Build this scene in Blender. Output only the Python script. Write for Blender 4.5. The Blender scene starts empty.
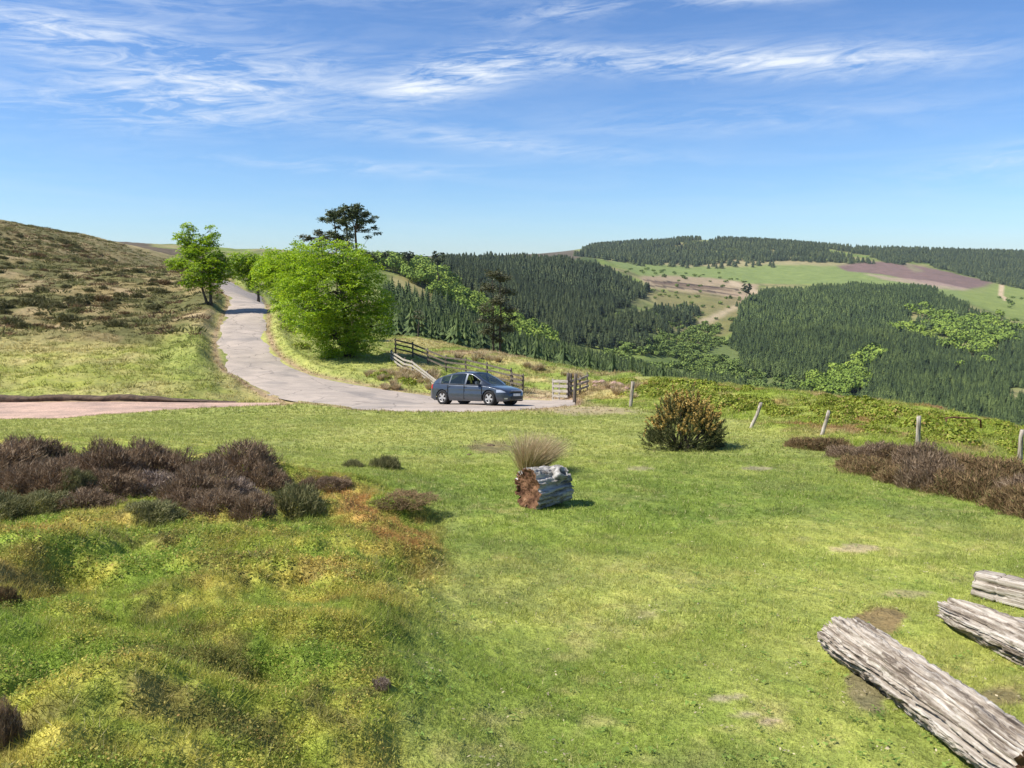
import bpy, math, random
import numpy as np
from mathutils import Vector, Matrix, Euler, noise as mnoise
random.seed(7); RNG = np.random.default_rng(11)
C = bpy.context.scene.collection
R = math.radians

# ------------------------------------------------------------------ camera model
F = 788.0; YH = 262.0; TH = math.atan((384-YH)/F)
ST, CT = math.sin(TH), math.cos(TH)
def su(px, py):
    a = (px-512)/F; b = (384-py)/F
    y = b*ST+CT; return a/y, (b*CT-ST)/y            # x/Y and z/Y of that sight line
def at(px, py, Y):
    u, s = su(px, py); return (u*Y, Y, s*Y)
def proj(x, y, z):
    y = np.maximum(y, 1e-3)
    d = y*CT - z*ST
    d = np.where(np.abs(d) < 1e-6, 1e-6, d)
    return 512+F*x/d, 384-F*(y*ST+z*CT)/d
def s_of(py): return su(512, py)[1]

# ------------------------------------------------------------------ numpy noise
def _h(ix, iy, seed):
    n = (ix.astype(np.int64)*374761393 + iy.astype(np.int64)*668265263 + seed*1442695041) & 0xffffffff
    n = ((n ^ (n >> 13))*1274126177) & 0xffffffff
    return ((n ^ (n >> 16)) & 0xffff)/65535.0
def vnoise(x, y, seed=0):
    x = np.asarray(x, float); y = np.asarray(y, float)
    ix = np.floor(x); iy = np.floor(y); fx = x-ix; fy = y-iy
    fx = fx*fx*fx*(fx*(fx*6-15)+10); fy = fy*fy*fy*(fy*(fy*6-15)+10)
    a = _h(ix, iy, seed); b = _h(ix+1, iy, seed); c = _h(ix, iy+1, seed); d = _h(ix+1, iy+1, seed)
    return (a+(b-a)*fx)+((c+(d-c)*fx)-(a+(b-a)*fx))*fy
def fbm(x, y, sc, seed=0, octv=4):
    t = 0; amp = .5; nrm = 0
    for k in range(octv):
        a = 0.6*k
        xx = (x*math.cos(a)-y*math.sin(a))/sc; yy = (x*math.sin(a)+y*math.cos(a))/sc
        t = t + amp*vnoise(xx+17.3*k, yy-9.1*k, seed+k); nrm += amp; amp *= .5; sc *= .5
    return t/nrm
def sstep(a, b, x):
    t = np.clip((x-a)/(b-a), 0, 1); return t*t*(3-2*t)
def inpoly(px, py, poly):
    r = np.zeros(np.shape(px), bool); n = len(poly)
    for i in range(n):
        x1, y1 = poly[i]; x2, y2 = poly[(i+1) % n]
        if y1 == y2: continue
        c = ((y1 > py) != (y2 > py)) & (px < (x2-x1)*(py-y1)/(y2-y1)+x1)
        r ^= c
    return r

# ------------------------------------------------------------------ terrain control points (sight line, distance)
CP = []
def cp(*a):
    for px, py, Y in a: CP.append(at(px, py, Y))
def lawnY(py): return 1.95/(-s_of(py)-.13)
# lawn (an even slope away from the viewer)
for py, xs in ((768, (520, 700, 860, 1024, 1250)), (700, (500, 700, 1024, 1250)), (640, (470, 700, 900, 1100)), (590, (455, 650, 850, 1100)),
               (545, (470, 650, 850, 1100)), (508, (470, 600, 750, 950, 1100)), (480, (440, 560, 700, 850, 1000)), (452, (360, 450, 560, 700, 820)),
               (432, (100, 250, 400, 520, 640, 760)), (418, (0, 120, 260, 400, 520, 640, 730))):
    for px in xs: cp((px, py, lawnY(py)))
cp((560, 404, 38.5), (480, 405, 37.5), (430, 405, 38), (630, 406, 34.5), (560, 399, 43), (500, 398, 44), (440, 396, 45))
cp((755, 427, 24.5), (820, 434, 22), (880, 440, 20.5), (950, 448, 18.5), (1024, 458, 17), (1150, 475, 15))
# road corridor
cp((340, 394, 41), (330, 383, 46), (290, 400, 38), (285, 381, 46), (250, 362, 53), (240, 340, 63), (240, 320, 75), (245, 306, 87), (240, 296, 98), (228, 290, 108),
   (270, 362, 54), (290, 372, 50), (262, 330, 70), (268, 305, 88), (222, 345, 61), (222, 320, 74), (225, 300, 90))
cp((190, 292, 150), (230, 290, 150), (260, 291, 140))
# verge, ground beneath the beeches
cp((360, 378, 49), (400, 383, 48), (430, 380, 49), (350, 358, 57), (380, 362, 56), (410, 358, 58), (310, 340, 66), (285, 315, 80), (300, 318, 95), (340, 338, 80))
cp((440, 370, 54), (470, 376, 52), (520, 389, 46), (560, 390, 47))
# spur beyond the fences
cp((390, 336, 85), (420, 340, 80), (450, 346, 75), (500, 353, 68), (560, 367, 58), (600, 375, 52), (480, 362, 60), (530, 375, 53), (430, 352, 68), (620, 388, 44), (590, 392, 43))
# right bank: falls to the fence line, swells to the crest
cp((650, 380, 46), (700, 385, 42), (750, 390, 39), (800, 394, 37), (850, 400, 35), (900, 407, 32.5), (950, 416, 30), (1024, 428, 27), (1150, 448, 24))
cp((700, 402, 34.5), (800, 413, 29.5), (900, 424, 26), (1000, 440, 22))
# drop behind the crest
cp((340, 352, 120), (400, 352, 112), (450, 362, 110), (500, 372, 100), (560, 392, 90), (620, 408, 80), (680, 415, 75), (750, 425, 68), (850, 440, 62), (950, 455, 58), (1024, 468, 55), (1200, 490, 50))
cp((300, 330, 180), (400, 352, 180), (500, 380, 170), (600, 405, 160), (700, 428, 150), (850, 450, 140), (1024, 475, 130), (1200, 500, 120))
cp((300, 315, 270), (400, 335, 270), (500, 368, 260), (600, 395, 270), (700, 415, 280), (850, 440, 280), (1024, 460, 280), (1200, 480, 270))
cp((300, 295, 380), (350, 302, 380), (400, 322, 350), (450, 342, 350), (500, 358, 360), (560, 376, 380), (650, 395, 400), (700, 405, 400), (850, 432, 400), (1024, 450, 400), (1250, 470, 400))
cp((350, 280, 480), (400, 296, 450), (430, 306, 460), (470, 330, 470), (520, 352, 500), (600, 372, 520), (700, 392, 550), (800, 405, 520), (900, 425, 500), (1024, 438, 500), (1250, 450, 500))
cp((300, 268, 700), (350, 266, 650), (400, 272, 580), (440, 288, 600), (480, 312, 640), (520, 325, 700), (580, 340, 740), (640, 350, 740), (700, 370, 720), (800, 378, 720), (900, 392, 700), (1024, 400, 700), (1250, 410, 700))
cp((350, 264, 900), (400, 263, 800), (450, 272, 900), (500, 290, 900), (560, 305, 950), (620, 318, 950), (660, 325, 950), (700, 335, 980), (750, 338, 980), (830, 335, 1000), (920, 345, 1000), (1024, 355, 1000), (1250, 365, 1000))
cp((300, 262, 1200), (380, 262, 1200), (450, 263, 1250), (500, 264, 1250), (560, 270, 1250), (600, 275, 1250), (640, 290, 1250), (700, 295, 1300), (770, 302, 1300), (850, 300, 1300), (950, 304, 1300), (1024, 316, 1300), (1250, 325, 1300))
cp((300, 262, 1700), (400, 262, 1700), (500, 258.5, 1700), (560, 257.5, 1700), (600, 260, 1650), (640, 270, 1650), (700, 279, 1650), (770, 284, 1650), (860, 283, 1650), (950, 290, 1650), (1024, 302, 1650), (1250, 310, 1650))
cp((300, 258, 2200), (400, 259, 2200), (500, 256, 2200), (560, 254.5, 2200), (600, 255, 2200), (680, 263, 2200), (770, 264, 2200), (860, 266, 2200), (950, 273, 2200), (1024, 284, 2200), (1250, 292, 2200))
cp((230, 250, 3000), (400, 256, 3000), (500, 256, 3000), (560, 252, 2800), (600, 247, 2800), (700, 241, 2800), (780, 244, 2800), (850, 250, 2800), (940, 254, 2800), (1024, 257, 2800), (1250, 262, 2800))
cp((230, 256, 4500), (500, 262, 4500), (700, 262, 4500), (1024, 265, 4500), (1250, 265, 4500))
# left hill
cp((0, 424, lawnY(424)), (-150, 430, 24), (-150, 400, 33), (0, 398, 36), (100, 397, 36.5), (200, 396, 38),
   (-200, 350, 44), (0, 360, 49), (100, 358, 50), (160, 365, 48), (200, 372, 47), (200, 350, 57), (180, 330, 66),
   (-200, 280, 75), (0, 300, 80), (60, 310, 74), (100, 305, 80), (150, 305, 82), (190, 310, 80), (200, 296, 92),
   (-200, 225, 115), (0, 255, 112), (60, 262, 115), (100, 265, 118), (150, 268, 130), (190, 275, 135),
   (-200, 190, 160), (0, 232, 150), (50, 239, 165), (100, 241, 190), (150, 252, 210), (190, 262, 220), (240, 284, 220),
   (-200, 200, 260), (0, 242, 260), (100, 247, 280), (150, 254, 300), (200, 268, 320), (250, 286, 320),
   (0, 242, 500), (100, 247, 500), (170, 249, 520), (220, 256, 520), (260, 270, 520),
   (-200, 230, 800), (0, 240, 800), (80, 241, 800), (150, 244.5, 800), (200, 248, 850), (250, 252, 900),
   (0, 250, 1500), (150, 252, 1500), (230, 249, 1800), (280, 251, 1800), (0, 258, 3000), (150, 258, 3000))
# the mound with the heather, left foreground
cp((0, 768, 2.4), (130, 768, 2.6), (260, 768, 2.85), (400, 768, 3.2), (-150, 768, 2.3), (0, 700, 2.95), (150, 700, 3.2), (300, 700, 3.5), (410, 690, 3.95),
   (0, 640, 3.8), (150, 640, 4.15), (300, 640, 4.5), (400, 630, 4.9), (0, 580, 5.1), (150, 575, 5.6), (300, 575, 6.0), (400, 570, 6.9),
   (-150, 600, 4.4), (-150, 520, 7), (0, 530, 7.2), (150, 525, 7.8), (300, 520, 8.6), (390, 530, 8.6), (430, 530, 9.0),
   (0, 480, 10.2), (120, 480, 10.6), (250, 482, 10.8), (330, 486, 10.6), (390, 500, 10.0), (60, 452, 13), (0, 445, 14), (200, 462, 13), (300, 470, 12.6), (-150, 470, 11), (-150, 440, 15))
NEAR0 = [(0, 0, -1.62), (.8, 1.0, -1.68), (-.8, 1.0, -1.62), (0, 1.6, -1.75), (1.5, .3, -1.78), (-1.5, .3, -1.55), (2.5, 1.5, -2.05), (-2.5, 1.5, -1.5)]
P = np.array(CP+NEAR0)
ASC = 1.7
def feat(x, y):
    r = np.sqrt(x*x+y*y); th = np.arctan2(x, y)
    return np.clip(th, -.95, .95)*ASC, np.log(r+4.0)
def _phi(d2): return .5*d2*np.log(d2+1e-9)
def fit():
    a, l = feat(P[:, 0], P[:, 1]); r = np.hypot(P[:, 0], P[:, 1])
    q = P[:, 2]/(r+6)
    n = len(P); K = _phi((a[:, None]-a)**2+(l[:, None]-l)**2) + np.eye(n)*2e-5
    A = np.zeros((n+3, n+3)); A[:n, :n] = K; A[:n, n] = 1; A[:n, n+1] = a; A[:n, n+2] = l; A[n:, :n] = A[:n, n:].T
    return a, l, np.linalg.solve(A, np.r_[q, 0, 0, 0])
_A, _L, _W = fit()
def h_smooth(x, y):
    x = np.atleast_1d(np.asarray(x, float)); y = np.atleast_1d(np.asarray(y, float)); sh = x.shape
    x = x.ravel(); y = y.ravel(); a, l = feat(x, y); r = np.hypot(x, y); out = np.empty(len(x)); n = len(_A)
    for i in range(0, len(x), 20000):
        s = slice(i, i+20000)
        d = (a[s, None]-_A)**2+(l[s, None]-_L)**2
        out[s] = _phi(d)@_W[:n]+_W[n]+_W[n+1]*a[s]+_W[n+2]*l[s]
    return (out*(r+6)).reshape(sh)
def ground_hit(px, py, y0=2.0, y1=4000, first=True):
    u, s = su(px, py)
    Y = np.exp(np.linspace(math.log(y0), math.log(y1), 900)); z = h_smooth(u*Y, Y)
    below = z >= s*Y
    i = int(np.argmax(below))
    if not below.any(): return None
    if i == 0: return (u*Y[0], Y[0], float(z[0]))
    f0 = s*Y[i-1]-z[i-1]; f1 = s*Y[i]-z[i]; t = f0/(f0-f1+1e-12)
    yy = Y[i-1]+(Y[i]-Y[i-1])*t
    return (u*yy, yy, s*yy)

# ------------------------------------------------------------------ road and path edges
ROAD_L = [(575, 405), (545, 408), (500, 411), (440, 412), (380, 410), (320, 404), (270, 395), (238, 379), (222, 365), (217, 348), (219, 330), (225, 314), (229, 304), (228, 297), (221, 291)]
ROAD_R = [(575, 400), (545, 399.5), (500, 399), (455, 397), (400, 391), (350, 383), (310, 374), (284, 361), (271, 346), (266, 330), (267, 315), (266, 305), (262, 298), (247, 291)]
ROAD_R.insert(1, (560, 399.7))
PATH_L = [(-140, 430), (-60, 424), (0, 420), (60, 418), (120, 414), (180, 409), (230, 406.5), (285, 405)]
PATH_R = [(-140, 403), (-60, 402), (0, 401.5), (60, 401), (120, 401), (180, 402), (230, 402.5), (285, 402.5)]
def edge(pts): return np.array([ground_hit(a, b, 8, 200) for a, b in pts])
def catmull(p, n=8):
    p = np.asarray(p); q = np.vstack([2*p[0]-p[1], p, 2*p[-1]-p[-2]]); out = []
    for i in range(1, len(q)-2):
        for k in range(n):
            t = k/n
            out.append(.5*((2*q[i])+(-q[i-1]+q[i+1])*t+(2*q[i-1]-5*q[i]+4*q[i+1]-q[i+2])*t*t+(-q[i-1]+3*q[i]-3*q[i+1]+q[i+2])*t**3))
    out.append(q[-2]); return np.array(out)
road_l, road_r = edge(ROAD_L)[:, :2], edge(ROAD_R)[:, :2]
# run on over the crest, behind the roadside tree
c_end = (road_l[-1]+road_r[-1])/2
road_l = np.vstack([road_l, [c_end[0]-9.5, c_end[1]+12], [c_end[0]-22, c_end[1]+27]])
road_r = np.vstack([road_r, [c_end[0]-5.5, c_end[1]+16], [c_end[0]-17, c_end[1]+32]])
road_l, road_r = catmull(road_l, 10), catmull(road_r, 10)
path_l, path_r = catmull(edge(PATH_L)[:, :2], 10), catmull(edge(PATH_R)[:, :2], 10)
def dist_ribbon(x, y, l, r):
    """>0 inside (metres to the nearest edge), <0 outside; only coarse"""
    poly = [tuple(p) for p in l]+[tuple(p) for p in r[::-1]]
    ins = inpoly(x, y, poly); d = np.full(x.shape, 1e9)
    for i in range(len(poly)):
        ax, ay = poly[i]; bx, by = poly[(i+1) % len(poly)]
        dx, dy = bx-ax, by-ay; t = np.clip(((x-ax)*dx+(y-ay)*dy)/(dx*dx+dy*dy+1e-9), 0, 1)
        d = np.minimum(d, np.hypot(x-ax-t*dx, y-ay-t*dy))
    return np.where(ins, d, -d)

# ------------------------------------------------------------------ the ground grid (polar fan)
TD = np.linspace(-R(44), R(44), 640)
TS = np.linspace(R(44), R(316), 60)[1:-1]
THETA = np.r_[TD, TS]                                    # wraps round
RR = np.exp(np.linspace(math.log(.35), math.log(5200), 860))
RR = np.r_[0.02, RR, 5400]
NT, NR = len(THETA), len(RR)
TT, RG = np.meshgrid(THETA, RR)
GX, GY = RG*np.sin(TT), RG*np.cos(TT)
thw = np.where(TT > math.pi, TT-2*math.pi, TT)
GZ = h_smooth(RG*np.sin(np.clip(thw, -1.0, 1.0)), RG*np.cos(np.clip(thw, -1.0, 1.0)))
wb = 1-sstep(1.0, 2.2, np.abs(thw))
GZ = GZ*wb + (1-wb)*(-1.62-.02*np.minimum(RG, 300))
GZ[-1:] = GZ[-2]-10
GPX, GPY = proj(GX, GY, GZ)                              # where the smooth ground lies, for laying out fields
front = (np.abs(thw) < 1.2)
# masks of the kinds of ground
near = RG < 130
def jit(sc, amp, seed): return (fbm(GX, GY, sc, seed, 3)-.5)*amp
dr = np.full(GX.shape, -99.); m = (RG > 20) & (RG < 150) & front
dr[m] = dist_ribbon(GX[m], GY[m], road_l, road_r)
dpth = np.full(GX.shape, -99.); m = (RG > 15) & (RG < 90) & front
dpth[m] = dist_ribbon(GX[m], GY[m], path_l, path_r)
MOUND = [(-400, 470), (-100, 450), (60, 448), (230, 458), (330, 475), (400, 495), (446, 525), (448, 560), (425, 600), (405, 650), (400, 700), (395, 790), (-400, 1200)]
jx = (fbm(GX, GY, .9, 5, 4)-.5)*150
mnd = inpoly(GPX+jx, GPY+jx*.5, MOUND) & (RG < 20) & front
def soft(mask, n=6):
    m = mask.astype(float)
    for _ in range(n):
        m[1:-1, 1:-1] = (m[1:-1, 1:-1]*2+m[:-2, 1:-1]+m[2:, 1:-1]+m[1:-1, :-2]+m[1:-1, 2:])/6
    return m
mnd = soft(mnd, 60); mnd[RG < 2.0] = 1; mndr = soft(mnd, 500)
HILL = [(-400, 398), (0, 398), (100, 399), (200, 400), (300, 403), (235, 380), (218, 362), (212, 345), (214, 322), (222, 303), (217, 292), (236, 285), (236, 200), (-400, 100)]
hill = inpoly(GPX, GPY, HILL) & (RG > 28) & (RG < 700) & front
hill = hill | ((thw < -.42) & (RG > 60) & front)
hillf = soft(hill, 6)
BANK = [(585, 404), (640, 409), (700, 414), (760, 425), (790, 436), (850, 452), (900, 470), (1000, 500), (1060, 515), (1300, 560), (1300, 380), (590, 380)]
SPUR = [(545, 399), (585, 404), (640, 409), (640, 360), (560, 350), (380, 320), (380, 356), (395, 372), (440, 385), (500, 398)]
bank = inpoly(GPX, GPY+jit(2, 6, 9), BANK) & (RG > 10) & (RG < 90) & front
bankf = soft(bank, 8)
spur = inpoly(GPX, GPY, SPUR) & (RG > 40) & (RG < 130) & front
spurf = soft(spur, 6)
far = sstep(150, 400, RG)
# relief
lawn_amp = (1-mnd)*(1-hillf)*(1-bankf)*(RG < 60)
roadclear = sstep(-1.5, -.2, -np.maximum(dr, dpth))
GZ0 = GZ.copy()
dz = lawn_amp*((fbm(GX, GY, 3.0, 21, 3)-.5)*.14*sstep(1, 6, RG)+(fbm(GX, GY, .35, 22, 3)-.5)*.03)
dz += mndr*((fbm(GX, GY, .75, 31, 4)-.5)*.50+.06+(fbm(GX, GY, .16, 33, 3)-.5)*.09)*sstep(.5, 2.5, RG)
dz += hillf*((fbm(GX, GY, 7, 41, 3)-.5)*.9+(fbm(GX, GY, 1.6, 42, 3)-.5)*.5)
dz += bankf*((fbm(GX, GY, 3, 51, 3)-.5)*.5+(fbm(GX, GY, .8, 52, 3)-.5)*.3)
dz += spurf*((fbm(GX, GY, 5, 61, 3)-.5)*.5+(fbm(GX, GY, 1.2, 62, 3)-.5)*.3)
other = (1-np.clip(hillf+bankf+spurf, 0, 1))*sstep(44, 60, RG)
dz += other*(fbm(GX, GY, 2.5, 65, 3)-.5)*.5
dz += far*((fbm(GX, GY, 160, 71, 3)-.5)*9*sstep(300, 900, RG)+(fbm(GX, GY, 30, 72, 3)-.5)*3.0)*(1-sstep(2300, 2700, RG)*.6)
dz *= roadclear
# bank rising either side of the road cut; the worn lip above the gravel path
rp = np.array(sorted(ROAD_R[6:12]+ROAD_R[2:6])); upper = sstep(0, 3, np.interp(GPX, rp[:, 0], rp[:, 1])-GPY+1)
dz += .35*np.exp(-((dr+1.1)/.55)**2)*sstep(262, 275, GPX)*sstep(425, 390, GPX)*(dr < 0)*upper
dz += .7*sstep(-.3, -1.5, dr)*sstep(262, 245, GPX)*sstep(160, 200, GPX)*sstep(380, 360, GPY)*(1-sstep(-2.5, -7, dr))
lip = (GPY < 402.5) & (dpth < 0) & (dpth > -12) & (GPX < 262)
dz += np.where(lip, .27*sstep(-.12, -.6, dpth)*sstep(262, 200, GPX)*(1-sstep(-4, -10, dpth)), 0)
GZ = GZ+dz
GZ -= .10*sstep(.15, .6, dr)+.05*sstep(.1, .5, dpth)
# table lookup used to stand things on the ground
LRR = np.log(RR)
def lookup(G, x, y):
    x = np.asarray(x, float); y = np.asarray(y, float)
    th = np.arctan2(x, y); th = np.where(th < THETA[0], th+2*math.pi, th); r = np.maximum(np.hypot(x, y), .03)
    fi = np.clip(np.interp(np.log(r), LRR, np.arange(NR)), 0, NR-1.001); fj = np.clip(np.interp(th, THETA, np.arange(NT)), 0, NT-1.001)
    i = fi.astype(int); j = fj.astype(int); a = fi-i; b = fj-j
    if G.ndim == 3: a = a[..., None]; b = b[..., None]
    return (G[i, j]*(1-a)+G[i+1, j]*a)*(1-b)+(G[i, j+1]*(1-a)+G[i+1, j+1]*a)*b
def hz(x, y): return lookup(GZ, x, y)
def gnd(px, py, y0=2.0, y1=4000):
    """point of the real ground met by the sight line"""
    u, s = su(px, py); Y = np.exp(np.linspace(math.log(y0), math.log(y1), 2500)); z = hz(u*Y, Y)
    i = int(np.argmax(z >= s*Y)); yy = float(Y[i]); return Vector((u*yy, yy, float(z[i])))
# ------------------------------------------------------------------ ground colours (albedo), by place
def V(*c): return np.array(c, float)
def lerp(a, b, t): return a+(b-a)*t[..., None]
ones = np.ones(GX.shape+(3,))
n1 = fbm(GX, GY, 2.2, 101, 4); n2 = fbm(GX, GY, .5, 102, 3); n3 = fbm(GX, GY, 6, 103, 3); n4 = fbm(GX, GY, .16, 104, 2)
def cn(n, a, b): return np.clip((n-a)/(b-a), 0, 1)
col = lerp(ones*V(.245, .305, .056), V(.380, .385, .105), cn(n1*.6+n2*.4, .33, .68))
col = lerp(col, V(.145, .215, .034), cn(n3*.6+n2*.4, .50, .68)*.85)
col = lerp(col, V(.46, .40, .16), cn(n4*.5+n2*.5, .60, .80)*.6)
col = lerp(col, V(.19, .22, .065), cn(fbm(GX, GY, 1.1, 161, 4), .58, .72)*.55)
col = lerp(col, V(.36, .36, .115), sstep(7, 25, RG)*.55)
# mound: moss, bilberry and dry moor grass
mc = lerp(ones*V(.29, .33, .055), V(.46, .40, .09), cn(n1*.3+n2*.4+n4*.3, .42, .62))
mc = lerp(mc, V(.42, .25, .09), cn(fbm(GX, GY, .6, 111, 4), .56, .70)*.5)
mc = lerp(mc, V(.18, .28, .04), cn(fbm(GX, GY, .55, 112, 4), .48, .62)*.7)
mc = lerp(mc, V(.17, .14, .05), cn(fbm(GX, GY, .25, 113, 3), .60, .74)*.7)
RED = [(325, 478), (370, 488), (440, 520), (450, 560), (400, 565), (330, 520), (310, 495)]
redm = soft(inpoly(GPX+jx*.3, GPY+jx*.15, RED) & (RG < 15) & front, 30)
mc = lerp(mc, V(.42, .21, .08), redm*.85*cn(n2*.5+n4*.5, .35, .55))
col = lerp(col, mc, mnd)
BARE = np.zeros(GX.shape)
# bare patches on the lawn
for (bx, by, rx, ry, c) in ((858, 548, 26, 4.5, (.42, .33, .20)), (727, 698, 22, 4, (.42, .34, .22)), (748, 716, 18, 4, (.40, .32, .2)), (868, 690, 22, 34, (.20, .155, .10)),
                            (880, 618, 26, 14, (.24, .15, .085)), (1000, 700, 26, 14, (.22, .16, .09)), (490, 448, 26, 7, (.20, .15, .08)), (758, 469, 18, 3, (.32, .27, .17)), (640, 470, 14, 3, (.34, .30, .16)),
                            (645, 610, 16, 5, (.30, .27, .12)), (590, 411, 50, 5, (.34, .27, .16)), (60, 387, 60, 5, (.36, .29, .15)), (770, 724, 16, 5, (.4, .3, .2)), (905, 592, 30, 4, (.3, .26, .13))):
    d = ((GPX-bx)/rx)**2+((GPY-by)/ry)**2+(n4-.5)*1.6
    w_ = np.where((RG < 60) & front, sstep(1.15, .45, d), 0)*.85; col = lerp(col, V(*c), w_); BARE = np.maximum(BARE, w_)
# left hill: olive grass below, tan and brown moor above
hc = lerp(ones*V(.30, .31, .07), V(.40, .34, .14), cn(n3*.5+n1*.5, .38, .62))
up = sstep(355, 325, GPY+(n3-.5)*40)
hm = lerp(ones*V(.24, .19, .085), V(.40, .30, .17), cn(n1*.5+n3*.5, .46, .66))
hm = lerp(hm, V(.12, .12, .042), cn(fbm(GX, GY, 4, 121, 4), .44, .58)*.85)
hc = lerp(hc, hm, up)
GRN = [(150, 340), (200, 335), (225, 372), (225, 392), (180, 388), (150, 365)]
hc = lerp(hc, V(.22, .265, .06), soft(inpoly(GPX+(n3-.5)*60, GPY+(n1-.5)*20, GRN), 40)*.7)
hc = lerp(hc, V(.30, .25, .13), sstep(150, 260, RG)*.7)
hc = lerp(hc, V(.11, .085, .06), sstep(330, 480, RG)*.95)
col = lerp(col, hc, hillf)
# right bank
bc = lerp(ones*V(.25, .28, .06), V(.36, .28, .12), cn(n1, .42, .6))
bc = lerp(bc, V(.24, .29, .045), cn(fbm(GX, GY, 3, 131, 3), .42, .54))
bc = lerp(bc, V(.30, .15, .08), cn(fbm(GX, GY, 2.5, 132, 3), .62, .7)*.7)
col = lerp(col, bc, bankf)
# spur pasture
sc = lerp(ones*V(.25, .295, .065), V(.40, .34, .14), cn(fbm(GX, GY, 4, 141, 4), .50, .64))
sc = lerp(sc, V(.22, .14, .08), cn(fbm(GX, GY, 2, 142, 3), .60, .7)*.6)
col = lerp(col, sc, spurf)
# worn lane through the gateway
LANE = [(522, 400), (556, 400), (552, 391), (530, 389), (520, 392)]
col = lerp(col, V(.42, .32, .20), soft(inpoly(GPX, GPY+(n2-.5)*3, LANE) & (RG > 30) & (RG < 70) & front, 3)*.8)
MOUTH = [(525, 399), (575, 399), (610, 407), (640, 413), (560, 412), (520, 413)]
col = lerp(col, V(.40, .31, .19), soft(inpoly(GPX+(n2-.5)*30, GPY+(n2-.5)*4, MOUTH) & (RG > 20) & (RG < 60) & front, 8)*.75*cn(n2, .2, .5))
for px, py, w, h_ in ((610, 388, 26, 5), (585, 383, 22, 3), (520, 356, 40, 4), (470, 353, 40, 3)):
    d = ((GPX-px)/w)**2+((GPY-py)/h_)**2+(n1-.5)*2
    col = lerp(col, V(.36, .24, .16), np.where(near & (RG > 38) & front, sstep(1.1, .5, d), 0)*.7)
# verge shoulders of road and path: gravelly red-brown strip
col = lerp(col, V(.36, .24, .165), np.exp(-((dr+.15)/.30)**2)*.85)
col = lerp(col, V(.36, .24, .165), (dpth > -.25)*np.exp(-(np.minimum(dpth, 0)/.15)**2)*.9)
col = lerp(col, V(.17, .10, .06), np.where(lip, sstep(-.45, -.1, dpth)*sstep(270, 230, GPX), 0)*.9)
# ---- far land
fj = (fbm(GX, GY, 60, 151, 4)-.5)
F1n = fbm(GX, GY, 90, 152, 4); F2n = fbm(GX, GY, 25, 153, 3)
fc = lerp(ones*V(.18, .23, .055), V(.27, .24, .11), cn(F1n, .40, .62))
fc = lerp(fc, V(.08, .105, .035), cn(F2n, .52, .66)*.6)
def fpoly(poly, c, a=1.0, n=2, y0=150, j=6, y1=4000):
    global fc
    m = inpoly(GPX+fj*j*3, GPY+fj*j, poly) & (RG > y0) & (RG < y1) & front
    fc = lerp(fc, V(*c), soft(m, n)*a)
fpoly([(440, 262), (590, 252), (660, 340), (560, 345), (420, 300)], (.06, .085, .03), .8)
fpoly([(610, 262), (700, 263), (850, 264), (1030, 285), (1300, 300), (1300, 330), (1024, 318), (960, 300), (860, 284), (740, 284), (680, 278), (640, 276)], (.19, .235, .075), 1, 2, 1100, 2)
fpoly([(640, 275), (720, 279), (760, 286), (755, 300), (735, 312), (720, 300), (680, 292), (645, 286)], (.36, .26, .18), .85, 2, 700, 4)
fpoly([(650, 280), (700, 284), (740, 292), (700, 289), (655, 284)], (.13, .085, .06), .8, 1, 700, 2)
for q_ in (0, 5, 9): fpoly([(644, 279+q_), (690, 283+q_*1.1), (738, 289+q_), (738, 290.3+q_), (690, 284.6+q_*1.1), (644, 280.2+q_)], (.07, .05, .04), .85, 0, 700, 1.5)
fpoly([(650, 290), (700, 292), (745, 300), (740, 330), (720, 350), (700, 345), (660, 325)], (.20, .175, .075), .8, 2, 500, 8)
fpoly([(700, 322), (735, 306), (740, 309), (708, 325), (700, 345), (696, 343)], (.42, .33, .22), .9, 1, 500, 1)
fpoly([(732, 281), (780, 298), (778, 300), (728, 284)], (.45, .35, .24), .8, 1, 900, 1)
fpoly([(640, 262), (770, 258), (850, 262), (850, 266), (760, 266), (690, 268)], (.33, .27, .15), .8, 2, 1500, 3)
fpoly([(838, 266), (868, 261), (900, 262), (965, 276), (1000, 284), (985, 292), (930, 285), (880, 275), (845, 271)], (.19, .125, .11), 1, 1, 1200, 1)
fpoly([(898, 262), (906, 262), (925, 272), (915, 273)], (.24, .21, .12), .8, 1, 1200, 1)
fpoly([(860, 274), (935, 283), (985, 291), (984, 294), (930, 287), (880, 279)], (.38, .27, .22), .7, 1, 1200, 1)
fpoly([(958, 292), (1000, 282), (1040, 290), (1040, 320), (1000, 312), (970, 300)], (.21, .25, .07), .9, 2, 1200, 2)
fpoly([(998, 283), (1006, 283), (1004, 296), (1010, 300), (1004, 300), (998, 296)], (.50, .38, .24), 1, 0, 1200, 0)
fpoly([(392, 278), (404, 276), (425, 286), (452, 300), (450, 304), (430, 302), (410, 292), (392, 287)], (.30, .26, .11), 1, 2, 350, 3, 620)
fpoly([(700, 345), (740, 345), (790, 378), (780, 395), (700, 395), (620, 370)], (.12, .16, .05), .8, 3, 300, 5)
fpoly([(0, 232), (300, 242), (300, 266), (560, 264), (590, 255), (560, 246), (300, 240)], (.12, .095, .07), .95, 2, 300, 1)
col = lerp(col, fc, sstep(130, 170, RG)*(1-hillf))
col = np.clip(col, .01, .9)
ZONE = np.clip(np.stack([mnd, hillf, np.maximum(bankf, spurf)], -1), 0, 1)

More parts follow.
